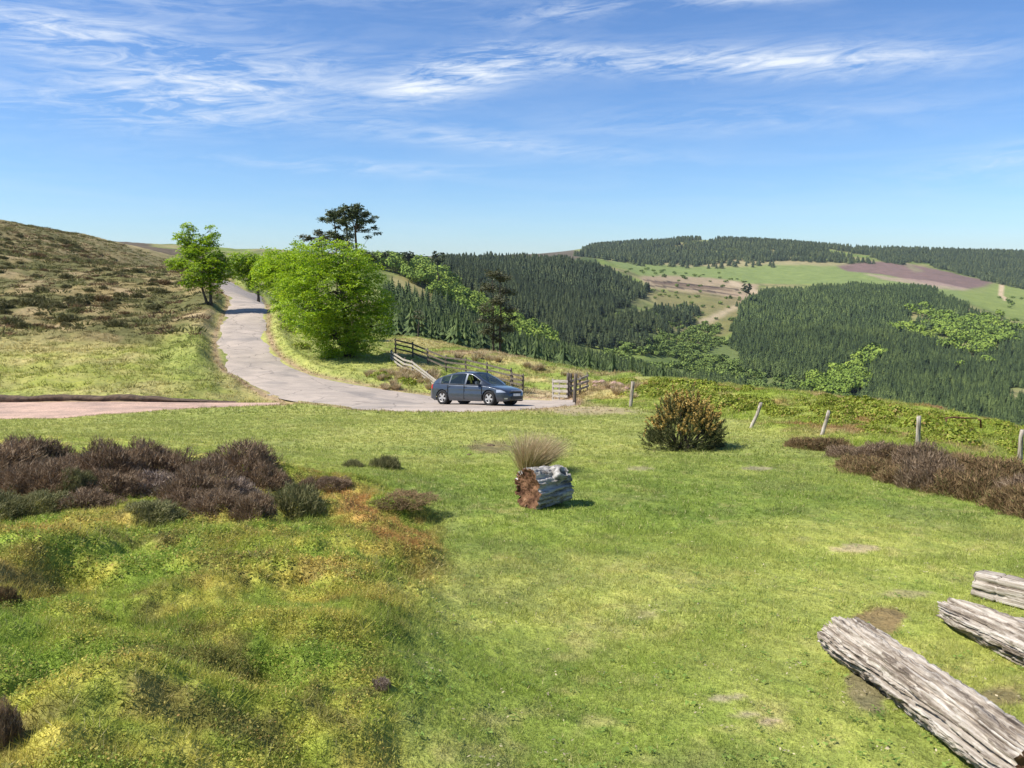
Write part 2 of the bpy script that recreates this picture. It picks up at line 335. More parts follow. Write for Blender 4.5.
# ------------------------------------------------------------------ mesh helpers
def new_mesh(name, verts, faces, mats=(), smooth=False, cols=None, corners=None, attr='gcol'):
    """verts (n,3), faces (m,k) all of one arity"""
    me = bpy.data.meshes.new(name); verts = np.asarray(verts, np.float32); faces = np.asarray(faces, np.int32)
    k = faces.shape[1]; nf = len(faces)
    me.vertices.add(len(verts)); me.vertices.foreach_set('co', verts.ravel())
    me.loops.add(nf*k); me.loops.foreach_set('vertex_index', faces.ravel())
    me.polygons.add(nf); me.polygons.foreach_set('loop_start', np.arange(0, nf*k, k, dtype=np.int32))
    me.polygons.foreach_set('loop_total', np.full(nf, k, np.int32))
    if cols is not None:
        at_ = me.attributes.new(attr, 'FLOAT_COLOR', 'POINT')
        c4 = np.ones((len(verts), 4), np.float32); c4[:, :3] = cols; at_.data.foreach_set('color', c4.ravel())
    me.update(calc_edges=True)
    if smooth: me.polygons.foreach_set('use_smooth', np.ones(nf, bool))
    for m in mats: me.materials.append(m)
    return me
def link(name, me, parent=None, loc=None, rz=0, **tags):
    o = bpy.data.objects.new(name, me); C.objects.link(o)
    if parent is not None: o.parent = parent
    if loc is not None: o.location = loc
    if rz: o.rotation_euler = (0, 0, rz)
    for k, v in tags.items():
        if v: o[k] = v
    return o
def tag(o, label=None, category=None, group=None, kind=None):
    for k, v in (('label', label), ('category', category), ('group', group), ('kind', kind)):
        if v: o[k] = v
    return o
def thing(name, label, cat, loc=(0, 0, 0), rz=0, group=None):
    o = bpy.data.objects.new(name, None); C.objects.link(o); o.location = loc; o.rotation_euler = (0, 0, rz); o.empty_display_size = .1
    return tag(o, label, cat, group)
class MB:
    def __init__(s): s.v = []; s.f = []; s.m = []; s.mi = 0
    def add(s, vs, fs):
        o = len(s.v); s.v += [tuple(p) for p in vs]; s.f += [tuple(i+o for i in f) for f in fs]; s.m += [s.mi]*len(fs); return o
    def box(s, lo, hi, M=None):
        p = [(x, y, z) for x in (lo[0], hi[0]) for y in (lo[1], hi[1]) for z in (lo[2], hi[2])]
        if M is not None: p = [M@Vector(q) for q in p]
        s.add(p, [(0, 1, 3, 2), (4, 6, 7, 5), (0, 4, 5, 1), (2, 3, 7, 6), (0, 2, 6, 4), (1, 5, 7, 3)])
    def tube(s, pts, rad, n=8, cap=True, wob=0, rnd=random):
        pts = [Vector(p) for p in pts]; rings = []
        for i, p in enumerate(pts):
            d = (pts[min(i+1, len(pts)-1)]-pts[max(i-1, 0)]).normalized()
            a = d.cross(Vector((.31, .95, .05) if abs(d.z) > .8 else (0, 0, 1))).normalized(); b = d.cross(a)
            r = rad[i] if hasattr(rad, '__len__') else rad
            rings.append([p+(a*math.cos(t)+b*math.sin(t))*r*(1+wob*(rnd.random()-.5)) for t in [2*math.pi*k/n for k in range(n)]])
        o = len(s.v); s.v += [tuple(q) for rg in rings for q in rg]; nf = 0
        for i in range(len(pts)-1):
            for k in range(n):
                s.f.append((o+i*n+k, o+i*n+(k+1) % n, o+(i+1)*n+(k+1) % n, o+(i+1)*n+k)); nf += 1
        if cap:
            s.f.append(tuple(o+k for k in range(n))[::-1]); s.f.append(tuple(o+(len(pts)-1)*n+k for k in range(n))); nf += 2
        s.m += [s.mi]*nf
    def build(s, name, mats, parent=None, smooth=False, loc=None, bevel=0, **tags):
        me = bpy.data.meshes.new(name); me.from_pydata(s.v, [], s.f); me.update()
        if not isinstance(mats, (list, tuple)): mats = [mats]
        for m in mats: me.materials.append(m)
        if len(mats) > 1: me.polygons.foreach_set('material_index', np.array(s.m, np.int32))
        if smooth: me.polygons.foreach_set('use_smooth', np.ones(len(s.f), bool))
        import bmesh
        bm = bmesh.new(); bm.from_mesh(me); bmesh.ops.recalc_face_normals(bm, faces=bm.faces)
        if bevel: bmesh.ops.bevel(bm, geom=bm.edges[:], offset=bevel, segments=2, affect='EDGES')
        bm.to_mesh(me); bm.free()
        return link(name, me, parent, loc, **tags)

# ------------------------------------------------------------------ materials
def nmat(name):
    m = bpy.data.materials.new(name); m.use_nodes = True; nt = m.node_tree; nt.nodes.clear()
    o = nt.nodes.new('ShaderNodeOutputMaterial'); b = nt.nodes.new('ShaderNodeBsdfPrincipled'); nt.links.new(b.outputs[0], o.inputs[0])
    return m, nt, b, o
def ramp(nt, fac, stops, interp='LINEAR'):
    r = nt.nodes.new('ShaderNodeValToRGB'); r.color_ramp.interpolation = interp
    while len(r.color_ramp.elements) < len(stops): r.color_ramp.elements.new(.5)
    for e, (p, c) in zip(r.color_ramp.elements, stops): e.position = p; e.color = (*c, 1) if len(c) == 3 else c
    nt.links.new(fac, r.inputs[0]); return r.outputs[0]
def noise_n(nt, scale, detail=4, vec=None, rough=.55, dist=0):
    n = nt.nodes.new('ShaderNodeTexNoise'); n.inputs['Scale'].default_value = scale; n.inputs['Detail'].default_value = detail
    n.inputs['Roughness'].default_value = rough; n.inputs['Distortion'].default_value = dist
    if vec is not None: nt.links.new(vec, n.inputs['Vector'])
    return n.outputs['Fac']
def coords(nt, kind='Object', scale=(1, 1, 1)):
    t = nt.nodes.new('ShaderNodeTexCoord'); mp = nt.nodes.new('ShaderNodeMapping'); mp.inputs['Scale'].default_value = scale
    nt.links.new(t.outputs[kind], mp.inputs[0]); return mp.outputs[0]
def wpos(nt):
    return nt.nodes.new('ShaderNodeNewGeometry').outputs['Position']
def mixc(nt, a, b, fac, mode='MIX'):
    m = nt.nodes.new('ShaderNodeMix'); m.data_type = 'RGBA'; m.blend_type = mode
    for s, v in ((m.inputs[6], a), (m.inputs[7], b), (m.inputs[0], fac)):
        if isinstance(v, (tuple, float, int)): s.default_value = (*v, 1) if isinstance(v, tuple) else v
        else: nt.links.new(v, s)
    return m.outputs[2]
def math_n(nt, op, a, b=0.0, clamp=False):
    m = nt.nodes.new('ShaderNodeMath'); m.operation = op; m.use_clamp = clamp
    for s, v in ((m.inputs[0], a), (m.inputs[1], b)):
        if isinstance(v, (float, int)): s.default_value = v
        else: nt.links.new(v, s)
    return m.outputs[0]
def bump(nt, b, h, strength, dist):
    n = nt.nodes.new('ShaderNodeBump'); n.inputs['Strength'].default_value = strength; n.inputs['Distance'].default_value = dist
    nt.links.new(h, n.inputs['Height']); nt.links.new(n.outputs[0], b.inputs['Normal']); return n
def mat_noise(name, c1, c2, scale, rough=.8, bmp=0, bdist=.01, spec=.3, kind='Object', stretch=(1, 1, 1), stops=(.35, .65), c3=None):
    m, nt, b, o = nmat(name); v = coords(nt, kind, stretch); f = noise_n(nt, scale, 6, v, .6)
    st = [(stops[0], c1), (stops[1], c2)]
    if c3: st.append((min(stops[1]+.12, 1), c3))
    nt.links.new(ramp(nt, f, st), b.inputs['Base Color']); b.inputs['Roughness'].default_value = rough; b.inputs['Specular IOR Level'].default_value = spec
    if bmp: bump(nt, b, noise_n(nt, scale*3, 6, v, .65), bmp, bdist)
    return m
def mat_leaf(name, stops, trans=.3, rough=.55, tcol=None, spec=.25, vary=.25, vscale=1.0):
    """every leaf its own tone (Random Per Island), a slow noise over the whole plant, some light through the blade"""
    m, nt, b, o = nmat(name); g = nt.nodes.new('ShaderNodeNewGeometry')
    c = ramp(nt, g.outputs['Random Per Island'], stops)
    if vary:
        f = noise_n(nt, vscale, 2, g.outputs['Position'])
        c = mixc(nt, c, ramp(nt, f, [(.3, (1-vary,)*3), (.7, (1+vary*.0, 1., 1.))]), 1.0, 'MULTIPLY')
    nt.links.new(c, b.inputs['Base Color']); b.inputs['Roughness'].default_value = rough; b.inputs['Specular IOR Level'].default_value = spec
    if trans:
        t = nt.nodes.new('ShaderNodeBsdfTranslucent'); mx = nt.nodes.new('ShaderNodeMixShader'); mx.inputs[0].default_value = trans
        nt.links.new(mixc(nt, c, tcol or (1., 1., .6), 1.0, 'MULTIPLY'), t.inputs[0])
        nt.links.new(b.outputs[0], mx.inputs[1]); nt.links.new(t.outputs[0], mx.inputs[2]); nt.links.new(mx.outputs[0], o.inputs[0])
    return m
# ------------------------------------------------------------------ ground object
def ground_material():
    m, nt, b, o = nmat('moor ground'); a = nt.nodes.new('ShaderNodeAttribute'); a.attribute_name = 'gcol'
    p = wpos(nt)
    cd = nt.nodes.new('ShaderNodeVectorMath'); cd.operation = 'LENGTH'; nt.links.new(p, cd.inputs[0])
    # grain: fine tufts near, coarser tussocks further off (world scale, both at once)
    f1 = noise_n(nt, 28, 4, p, .7); f2 = noise_n(nt, 3.2, 5, p, .65); f3 = noise_n(nt, .35, 5, p, .65); f4 = noise_n(nt, .04, 6, p, .7)
    k1 = ramp(nt, f1, [(.25, (.45,)*3), (.75, (1.5,)*3)]); k2 = ramp(nt, f2, [(.3, (.62, .68, .65)), (.7, (1.35, 1.28, 1.2))])
    k3 = ramp(nt, f3, [(.3, (.72, .78, .75)), (.7, (1.22, 1.18, 1.2))]); k4 = ramp(nt, f4, [(.3, (.62, .70, .62)), (.7, (1.32, 1.26, 1.3))])
    c = mixc(nt, a.outputs['Color'], k1, .8, 'MULTIPLY'); c = mixc(nt, c, k2, .8, 'MULTIPLY'); c = mixc(nt, c, k3, .7, 'MULTIPLY'); c = mixc(nt, c, k4, .6, 'MULTIPLY')
    nt.links.new(c, b.inputs['Base Color']); b.inputs['Roughness'].default_value = .9; b.inputs['Specular IOR Level'].default_value = .12
    h = math_n(nt, 'ADD', math_n(nt, 'MULTIPLY', f1, .02), math_n(nt, 'MULTIPLY', f2, .12)); h = math_n(nt, 'ADD', h, math_n(nt, 'MULTIPLY', f3, .5))
    bump(nt, b, h, .8, 1.0)
    return m
vs = np.stack([GX, GY, GZ], -1).reshape(-1, 3)
ii, jj = np.meshgrid(np.arange(NR-1), np.arange(NT), indexing='ij'); jn = (jj+1) % NT
fc_ = np.stack([ii*NT+jj, ii*NT+jn, (ii+1)*NT+jn, (ii+1)*NT+jj], -1).reshape(-1, 4)[:, ::-1]
gm = new_mesh('ground', vs, fc_, [ground_material()], True, col.reshape(-1, 3))
link('ground', gm, kind='structure')

def ribbon(name, l, r, nw, mat, dz, crown=0, rag=0):
    n = len(l); t = np.linspace(0, 1, nw)
    X = l[:, 0][:, None]*(1-t)+r[:, 0][:, None]*t; Y = l[:, 1][:, None]*(1-t)+r[:, 1][:, None]*t
    if rag:
        w = (fbm(X, Y, .8, 77, 3)-.5)*2*rag; e = np.where(t < .01, 1, np.where(t > .99, -1, 0))
        dxy = (r-l)/np.linalg.norm(r-l, axis=1)[:, None]
        X = X+dxy[:, :1]*w*e; Y = Y+dxy[:, 1:]*w*e
    Z = h_smooth(X, Y)+dz+crown*(1-(2*t-1)**2)
    Z[:, 0] -= .05; Z[:, -1] -= .05
    i, j = np.meshgrid(np.arange(n-1), np.arange(nw-1), indexing='ij')
    f = np.stack([i*nw+j, (i+1)*nw+j, (i+1)*nw+j+1, i*nw+j+1], -1).reshape(-1, 4)
    me = new_mesh(name, np.stack([X, Y, Z], -1).reshape(-1, 3), f, [mat], True)
    import bmesh; bm = bmesh.new(); bm.from_mesh(me); bmesh.ops.recalc_face_normals(bm, faces=bm.faces)
    if sum(q.normal.z for q in bm.faces) < 0: bmesh.ops.reverse_faces(bm, faces=bm.faces)
    bm.to_mesh(me); bm.free()
    return link(name, me, kind='structure')
def resample(l, r, step=.35):
    m = (l+r)/2; d = np.r_[0, np.cumsum(np.linalg.norm(np.diff(m, axis=0), axis=1))]; s = np.arange(0, d[-1], step)
    f = lambda a: np.stack([np.interp(s, d, a[:, 0]), np.interp(s, d, a[:, 1])], 1)
    return f(l), f(r)
def road_mat():
    m, nt, b, o = nmat('worn asphalt'); p = wpos(nt)
    f = noise_n(nt, 60, 3, p, .7); g = noise_n(nt, .55, 5, p, .65); w = noise_n(nt, 4, 4, p, .7)
    c = ramp(nt, f, [(.3, (.30, .255, .21)), (.7, (.50, .43, .365))])
    c = mixc(nt, c, ramp(nt, g, [(.35, (.80, .79, .78)), (.65, (1.12, 1.08, 1.04))]), 1., 'MULTIPLY')
    c = mixc(nt, c, (.40, .30, .22), math_n(nt, 'MULTIPLY', ramp(nt, w, [(.58, (0,)*3), (.72, (1,)*3)]), .35))
    pt = noise_n(nt, .22, 3, p, .4); c = mixc(nt, c, (.17, .16, .15), math_n(nt, 'MULTIPLY', ramp(nt, pt, [(.60, (0,)*3), (.615, (1,)*3)]), .35))
    vv = nt.nodes.new('ShaderNodeTexVoronoi'); vv.feature = 'DISTANCE_TO_EDGE'; vv.inputs['Scale'].default_value = .55; nw = nt.nodes.new('ShaderNodeTexNoise'); nw.inputs['Scale'].default_value = 1.3; nt.links.new(p, nw.inputs[0])
    nt.links.new(mixc(nt, p, nw.outputs['Color'], .35), vv.inputs['Vector']); c = mixc(nt, c, (.10, .09, .08), math_n(nt, 'MULTIPLY', ramp(nt, vv.outputs['Distance'], [(.004, (1,)*3), (.014, (0,)*3)]), .55))
    nt.links.new(c, b.inputs['Base Color']); b.inputs['Roughness'].default_value = .85; b.inputs['Specular IOR Level'].default_value = .25
    bump(nt, b, f, .5, .01); return m
def path_mat():
    m, nt, b, o = nmat('red stony gravel'); p = wpos(nt)
    v = nt.nodes.new('ShaderNodeTexVoronoi'); v.inputs['Scale'].default_value = 14; nt.links.new(p, v.inputs[0])
    g = noise_n(nt, .9, 5, p, .65)
    c = ramp(nt, v.outputs['Distance'], [(.1, (.58, .40, .31)), (.6, (.38, .26, .19))])
    c = mixc(nt, c, ramp(nt, g, [(.35, (.75, .74, .74)), (.65, (1.25, 1.2, 1.15))]), 1., 'MULTIPLY')
    nt.links.new(c, b.inputs['Base Color']); b.inputs['Roughness'].default_value = .9; bump(nt, b, v.outputs['Distance'], -.6, .03); return m
ribbon('road', *resample(road_l, road_r), 13, road_mat(), .012, .05, .10)
ribbon('gravel_path', *resample(path_l, path_r), 13, path_mat(), .012, .0, .25)

# cut earth edge above the path
def earth_bank():
    rs = catmull(path_r[::6], 12); rs = rs[: int(len(rs)*.93)]; n = len(rs); pr = [(.02, -.06), (-.04, .10), (.03, .20), (-.06, .30), (-.16, .335), (-.45, .31)]; vs = []
    for i, (x, y) in enumerate(rs):
        hh = (.38+.62*fbm(np.array([x]), np.array([y]), 1.1, 3, 3)[0])*min(1, (n-i)/40)
        for dx, dz_ in pr: vs.append((x, y-dx-.14+.10*(vnoise(x/.5, dz_*9, 8)-.5)+.08*(vnoise(x/2., dz_*2, 9)-.5), float(h_smooth(x, y)[0])+dz_*hh))
    k = len(pr); fs = np.array([(i*k+j, (i+1)*k+j, (i+1)*k+j+1, i*k+j+1) for i in range(n-1) for j in range(k-1)])
    me = new_mesh('earth_bank', vs, fs, [mat_noise('dark peaty earth', (.055, .038, .026), (.15, .10, .065), 5, .95, .8, .04)], True); link('earth_bank', me, kind='structure')
earth_bank()
# ------------------------------------------------------------------ air
def haze():
    zb_, zt_ = float(GZ.min())-1.0, float(GZ.max())+24; m = bpy.data.materials.new('thin summer haze'); m.use_nodes = True; nt = m.node_tree; nt.nodes.clear()
    o = nt.nodes.new('ShaderNodeOutputMaterial'); v = nt.nodes.new('ShaderNodeVolumePrincipled'); v.inputs['Color'].default_value = (.86, .92, 1, 1); v.inputs['Density'].default_value = HAZE; v.inputs['Anisotropy'].default_value = .3
    nt.links.new(v.outputs[0], o.inputs['Volume']); b = MB(); b.box((-5600, -5600, zb_), (5600, 5600, zt_)); b.build('haze', m, kind='stuff', label='thin pale summer haze in the air of the valley', category='haze')
HAZE = .00004
haze()
# ------------------------------------------------------------------ sky, sun, camera
SUN_EL = R(50); SUN_AZ = (-1.0, -.22)                       # where the sun stands, as seen on the ground plan
def build_sky():
    w = bpy.data.worlds.new('World'); bpy.context.scene.world = w; w.use_nodes = True; nt = w.node_tree; nt.nodes.clear()
    o = nt.nodes.new('ShaderNodeOutputWorld'); bg = nt.nodes.new('ShaderNodeBackground'); bg.inputs[1].default_value = SKY_STR; nt.links.new(bg.outputs[0], o.inputs[0])
    s = nt.nodes.new('ShaderNodeTexSky'); s.sky_type = 'NISHITA'; s.sun_disc = False; s.sun_elevation = SUN_EL
    s.sun_rotation = math.atan2(SUN_AZ[0], SUN_AZ[1]); s.altitude = 400; s.air_density = 1.0; s.dust_density = .1; s.ozone_density = 2.2
    g = nt.nodes.new('ShaderNodeTexCoord'); sp = nt.nodes.new('ShaderNodeSeparateXYZ'); nt.links.new(g.outputs['Generated'], sp.inputs[0])
    az = math_n(nt, 'ARCTAN2', sp.outputs[0], sp.outputs[1]); el = math_n(nt, 'ARCSINE', sp.outputs[2])
    az = math_n(nt, 'MULTIPLY', az, 57.2958); el = math_n(nt, 'MULTIPLY', el, 57.2958)
    def vec(ax, ex, skew, off):
        c = nt.nodes.new('ShaderNodeCombineXYZ'); e2 = math_n(nt, 'ADD', el, math_n(nt, 'MULTIPLY', az, skew))
        nt.links.new(math_n(nt, 'MULTIPLY', az, ax), c.inputs[0]); nt.links.new(math_n(nt, 'MULTIPLY', e2, ex), c.inputs[1]); c.inputs[2].default_value = off
        return c.outputs[0]
    st = noise_n(nt, 1.0, 8, vec(.07, .55, .04, 3.1), .62, .9)      # long streaks
    st2 = noise_n(nt, 1.0, 8, vec(.22, 1.3, -.10, 8.4), .66, 1.4)   # fine combed wisps
    def blob(a0, e0, ra, re, amp, tilt=0):
        da = math_n(nt, 'DIVIDE', math_n(nt, 'SUBTRACT', az, a0), ra)
        ee = math_n(nt, 'ADD', math_n(nt, 'SUBTRACT', el, e0), math_n(nt, 'MULTIPLY', math_n(nt, 'SUBTRACT', az, a0), tilt)); de = math_n(nt, 'DIVIDE', ee, re)
        q = math_n(nt, 'ADD', math_n(nt, 'MULTIPLY', da, da), math_n(nt, 'MULTIPLY', de, de))
        return math_n(nt, 'MULTIPLY', math_n(nt, 'POWER', 2.718, math_n(nt, 'MULTIPLY', q, -1.)), amp)
    tot = None
    for bl in CLOUDS:
        v = blob(*bl); tot = v if tot is None else math_n(nt, 'ADD', tot, v)
    body = math_n(nt, 'MULTIPLY', tot, ramp(nt, math_n(nt, 'ADD', math_n(nt, 'MULTIPLY', st, .45), math_n(nt, 'MULTIPLY', st2, .55)), [(.43, (0,)*3), (.64, (1,)*3)]))
    veil = math_n(nt, 'MULTIPLY', ramp(nt, st, [(.42, (0,)*3), (.72, (1,)*3)]), VEIL)
    fac = math_n(nt, 'ADD', body, veil, True)
    tint = mixc(nt, s.outputs[0], SKY_TINT, 1., 'MULTIPLY')
    c = mixc(nt, tint, CLOUD_COL, fac)
    nt.links.new(c, bg.inputs[0])
SKY_STR = .077; SKY_TINT = (.63, .83, 1.10); CLOUD_COL = (6.6, 7.1, 7.7); VEIL = .08
CLOUDS = [(-4, 12.5, 5.5, 1.3, 1.35, -.2), (8, 13.4, 8, .8, .8, .03), (20, 12.7, 9.5, 1.0, .8, .04), (21, 16.9, 9, .5, 1.1, -.02), (3, 16.4, 5, .6, .5, -.1), (-28, 13.3, 9, 1.6, .9, .1), (-19, 11.3, 7, 2.0, .8, -.18), (-26, 10.3, 8, .8, .5, 0), (-24, 16.2, 6, 1.0, .4, .1),
          (32, 6.0, 6, .9, .4, -.1), (-12, 6.5, 10, .5, .4, .02), (-2, 8.3, 12, .7, .35, .1), (-28, 9.0, 14, .8, .4, 0), (-14, 18, 12, 1.2, .6, 0), (16, 9.5, 14, 1.0, .25, .0)]
build_sky()
sl = bpy.data.lights.new('sun', 'SUN'); sl.energy = 4.2; sl.angle = R(.55); sl.color = (1., .955, .88); so = bpy.data.objects.new('sun', sl); C.objects.link(so)
d = Vector((SUN_AZ[0], SUN_AZ[1], 0)).normalized()*math.cos(SUN_EL)+Vector((0, 0, math.sin(SUN_EL)))
so.rotation_euler = d.to_track_quat('Z', 'Y').to_euler(); so.location = d*60
cam = bpy.data.cameras.new('camera'); co = bpy.data.objects.new('camera', cam); C.objects.link(co); bpy.context.scene.camera = co
cam.sensor_fit = 'HORIZONTAL'; cam.sensor_width = 36; cam.lens = F*36/1024; cam.clip_start = .05; cam.clip_end = 60000
co.rotation_euler = (math.pi/2-TH, 0, 0)
sc_ = bpy.context.scene; sc_.view_settings.view_transform = 'Standard'; sc_.view_settings.look = 'None'; sc_.view_settings.exposure = 0.86; sc_.view_settings.gamma = 1
sc_.render.engine = 'CYCLES'; sc_.render.resolution_x = 1024; sc_.render.resolution_y = 768
# ------------------------------------------------------------------ vegetation builders (numpy)
def rand_dirs(n, rng=RNG, up=None):
    v = rng.normal(size=(n, 3)); v /= np.linalg.norm(v, axis=1)[:, None]
    if up is not None: v[:, 2] = np.abs(v[:, 2])*up+v[:, 2]*(1-up); v /= np.linalg.norm(v, axis=1)[:, None]
    return v
def quads(cent, nrm, size, asp=.6, rng=RNG):
    """leaf diamonds: centre, facing, size"""
    n = len(cent); t = np.cross(nrm, rand_dirs(n, rng)); t /= np.linalg.norm(t, axis=1)[:, None]+1e-9; b = np.cross(nrm, t)
    s = (np.ones(n)*size)[:, None]
    v = np.stack([cent-t*s, cent-b*s*asp, cent+t*s, cent+b*s*asp], 1).reshape(-1, 3)
    return v, np.arange(4*n).reshape(-1, 4)
def spikes(base, dirv, length, width, rng=RNG, bend=None):
    """thin leaf triangles: base point, direction*length"""
    n = len(base); t = np.cross(dirv, rand_dirs(n, rng)); t /= np.linalg.norm(t, axis=1)[:, None]+1e-9
    L = (np.ones(n)*length)[:, None]; W = (np.ones(n)*width)[:, None]
    v = np.stack([base-t*W, base+t*W, base+dirv*L], 1).reshape(-1, 3)
    return v, np.arange(3*n).reshape(-1, 3)
def cat_mesh(parts):
    vs, fs, o = [], [], 0
    for v, f in parts: vs.append(v); fs.append(f+o); o += len(v)
    return np.concatenate(vs), np.concatenate(fs)
def lobe_leaves(lobes, dens, leaf, spray=.5, per=24, rng=RNG, flat=.25, shell=.55, gap=0.0):
    """lobes: (centre, (rx,ry,rz)); sprays of leaves set through the outer part of every lobe"""
    out = []
    for c, rad in lobes:
        rad = np.array(rad); area = 4*math.pi*((rad[0]*rad[1]*rad[2])**(2/3)); n = max(6, int(area*dens))
        d = rand_dirs(n, rng); rr = shell+(1-shell)*rng.random(n)**.6
        rr *= 1+.22*(vnoise(d[:, 0]*2.5+c[0], d[:, 1]*2.5+d[:, 2]*2.1+c[1], 3)-.5)*2
        p = np.array(c)+d*rad*rr[:, None]
        if gap: p = p[rng.random(len(p)) > gap]; 
        n = len(p)
        if n == 0: continue
        sn = rand_dirs(n, rng)*.45; sn[:, 2] += 1; sn /= np.linalg.norm(sn, axis=1)[:, None]
        a = np.cross(sn, rand_dirs(n, rng)); a /= np.linalg.norm(a, axis=1)[:, None]; b = np.cross(sn, a)
        q = np.repeat(p, per, 0); A = np.repeat(a, per, 0); B = np.repeat(b, per, 0); N = np.repeat(sn, per, 0); m = len(q)
        r = spray*np.sqrt(rng.random(m)); t = rng.random(m)*6.283
        q = q+A*(r*np.cos(t))[:, None]+B*(r*np.sin(t))[:, None]+N*(rng.normal(size=m)*spray*flat*.4)[:, None]-np.array([0, 0, 1])*(r*r/spray*.25)[:, None]
        nn = N+rand_dirs(m, rng)*.7; nn /= np.linalg.norm(nn, axis=1)[:, None]
        out.append(quads(q, nn, leaf*(.6+.8*rng.random(m)), .6, rng))
    return cat_mesh(out)
M_BARK = mat_noise('rough grey bark', (.06, .048, .038), (.12, .10, .08), 6, .9, .8, .03, .1, stretch=(1, 1, .3))
M_PINEBARK = mat_noise('reddish pine bark', (.10, .065, .045), (.20, .13, .09), 5, .9, .8, .03, .1, stretch=(1, 1, .3))
M_LIME = mat_leaf('young beech leaves', [(0, (.21, .36, .022)), (.5, (.37, .55, .036)), (1, (.54, .66, .07))], .48, .5, (1., 1., .4), .3, .35, .9)
M_LIME2 = mat_leaf('fresh hawthorn leaves', [(0, (.20, .34, .022)), (.5, (.33, .49, .032)), (1, (.47, .58, .05))], .46, .5, (1., 1., .4), .3, .25, .5)
M_PINE = mat_leaf('pine needles', [(0, (.06, .085, .04)), (.6, (.11, .145, .065)), (1, (.19, .21, .10))], .15, .6, vary=.2)
M_SPARSE = mat_leaf('sparse old pine needles', [(0, (.06, .065, .03)), (.6, (.11, .115, .055)), (1, (.18, .17, .09))], .15, .6, vary=.2)

def tree(name, label, cat, trunks, lobes_px, Y, leafmat, bark, leaf=.12, dens=2.2, spray=.55, per=26, group=None, gap=0, depth=1.0, flat=.25, shell=.5, seed=1, base=None, zspread=.5, limbs=True):
    """trunks: ((px0,py0),(px1,py1),r0,r1); lobes_px: (px,py,r[,ry]) seen from the viewpoint of the survey, set at their own depths"""
    rng = np.random.default_rng(seed); rnd = random.Random(seed); k = Y/F/CT
    if base is None: bx, by = su(*trunks[0][0])[0]*Y, Y
    else: bx, by = base
    root = thing(name, label, cat, (bx, by, float(hz(bx, by))-.05), 0, group); o = np.array(root.location)
    lobes = []
    for L in lobes_px:
        r = L[2]*k; rz = (L[3] if len(L) > 3 else L[2])*k; yy = Y+(rnd.random()-.5)*2*zspread*r*1.6
        lobes.append((np.array(at(L[0], L[1], yy))-o, (r, r*depth, rz)))
    t = MB(); ends = []
    for (a, b, r0, r1) in trunks:
        A = np.array(at(a[0], a[1], Y))-o; B = np.array(at(b[0], b[1], Y))-o
        gz = float(hz(A[0]+o[0], A[1]+o[1]))-o[2]-.1; A[2] = min(A[2], gz)
        n = 7; pts = [A+(B-A)*i/(n-1)+np.array([rnd.gauss(0, .06), rnd.gauss(0, .06), 0])*(i > 0)*(B[2]-A[2])/6 for i in range(n)]
        t.tube(pts, [r0*1.35]+[r0+(r1-r0)*i/(n-1) for i in range(1, n)], 8, wob=.15, rnd=rnd); ends.append(pts)
    if limbs:
        for c, rad in lobes:
            pts = min(ends, key=lambda p: np.linalg.norm(p[-1]-c)); i = rnd.randint(2, len(pts)-2); s = min(pts[1:], key=lambda p: np.linalg.norm(p-c)+max(0, p[2]-c[2])*2)
            mid = (s+c)/2+np.array([rnd.gauss(0, .15), rnd.gauss(0, .15), .1*rad[2]]); r = max(.03, .1*rad[0]**.5*.6)
            t.tube([s, mid, c], [r, r*.7, r*.3], 6, rnd=rnd)
            for q in range(4):
                e = c+rand_dirs(1, rng)[0]*np.array(rad)*.8; t.tube([mid*.4+c*.6, (c+e)/2, e], [r*.4, r*.3, .015], 5, rnd=rnd)
    t.build('trunk', bark, root, True)
    v, f = lobe_leaves(lobes, dens, leaf, spray, per, rng, flat, shell, gap)
    link('crown', new_mesh('crown', v, f, [leafmat]), root)
    return root

# ---- the trees by the road
tree('beech_tree', 'big bushy lime-green beech with low spreading crown beside the road, nearest to the car', 'tree', [((352, 357), (340, 285), .28, .10), ((349, 357), (315, 290), .2, .08)],
     [(332, 292, 34), (302, 272, 26), (345, 262, 22), (368, 298, 24), (342, 322, 30), (310, 305, 30), (374, 326, 17), (358, 275, 22), (320, 258, 18), (335, 338, 22), (292, 292, 20), (360, 340, 18), (322, 325, 20), (380, 305, 14)],
     57, M_LIME, M_BARK, .070, 2.9, .60, 50, shell=.6, seed=3, depth=1.0, flat=.14)
tree('beech_tree', 'lime-green roadside beech in the middle of the row, behind the big bushy one', 'tree', [((290, 305), (288, 265), .2, .08)],
     [(286, 270, 18), (274, 262, 14), (298, 256, 15), (292, 288, 15), (270, 280, 14), (300, 275, 14), (283, 300, 12), (264, 268, 11)], 76, M_LIME, M_BARK, .095, 2.6, .6, 38, seed=4)
tree('beech_tree', 'lime-green roadside beech at the far end of the row, by the road crest', 'tree', [((258, 294), (257, 268), .18, .07)],
     [(254, 268, 12), (264, 262, 11), (243, 264, 10), (260, 281, 12), (246, 277, 9), (271, 270, 10), (236, 259, 7), (235, 270, 7), (250, 258, 7)], 100, M_LIME, M_BARK, .12, 2.4, .6, 30, seed=5)
tree('hawthorn_tree', 'single green tree with an open top on the bank left of the road bend', 'tree', [((211, 306), (209, 262), .16, .07), ((208, 306), (190, 250), .13, .05)],
     [(193, 246, 13), (183, 238, 7), (204, 252, 15), (214, 264, 14), (199, 272, 13), (222, 262, 9), (183, 262, 9), (210, 238, 7), (190, 283, 8), (225, 272, 8), (211, 281, 12), (186, 228, 3.5, 5), (194, 229, 3, 5), (211, 229, 3, 6), (171, 262, 4), (176, 267, 5)],
     80, M_LIME2, M_BARK, .095, 3.4, .5, 36, seed=6, shell=.4)
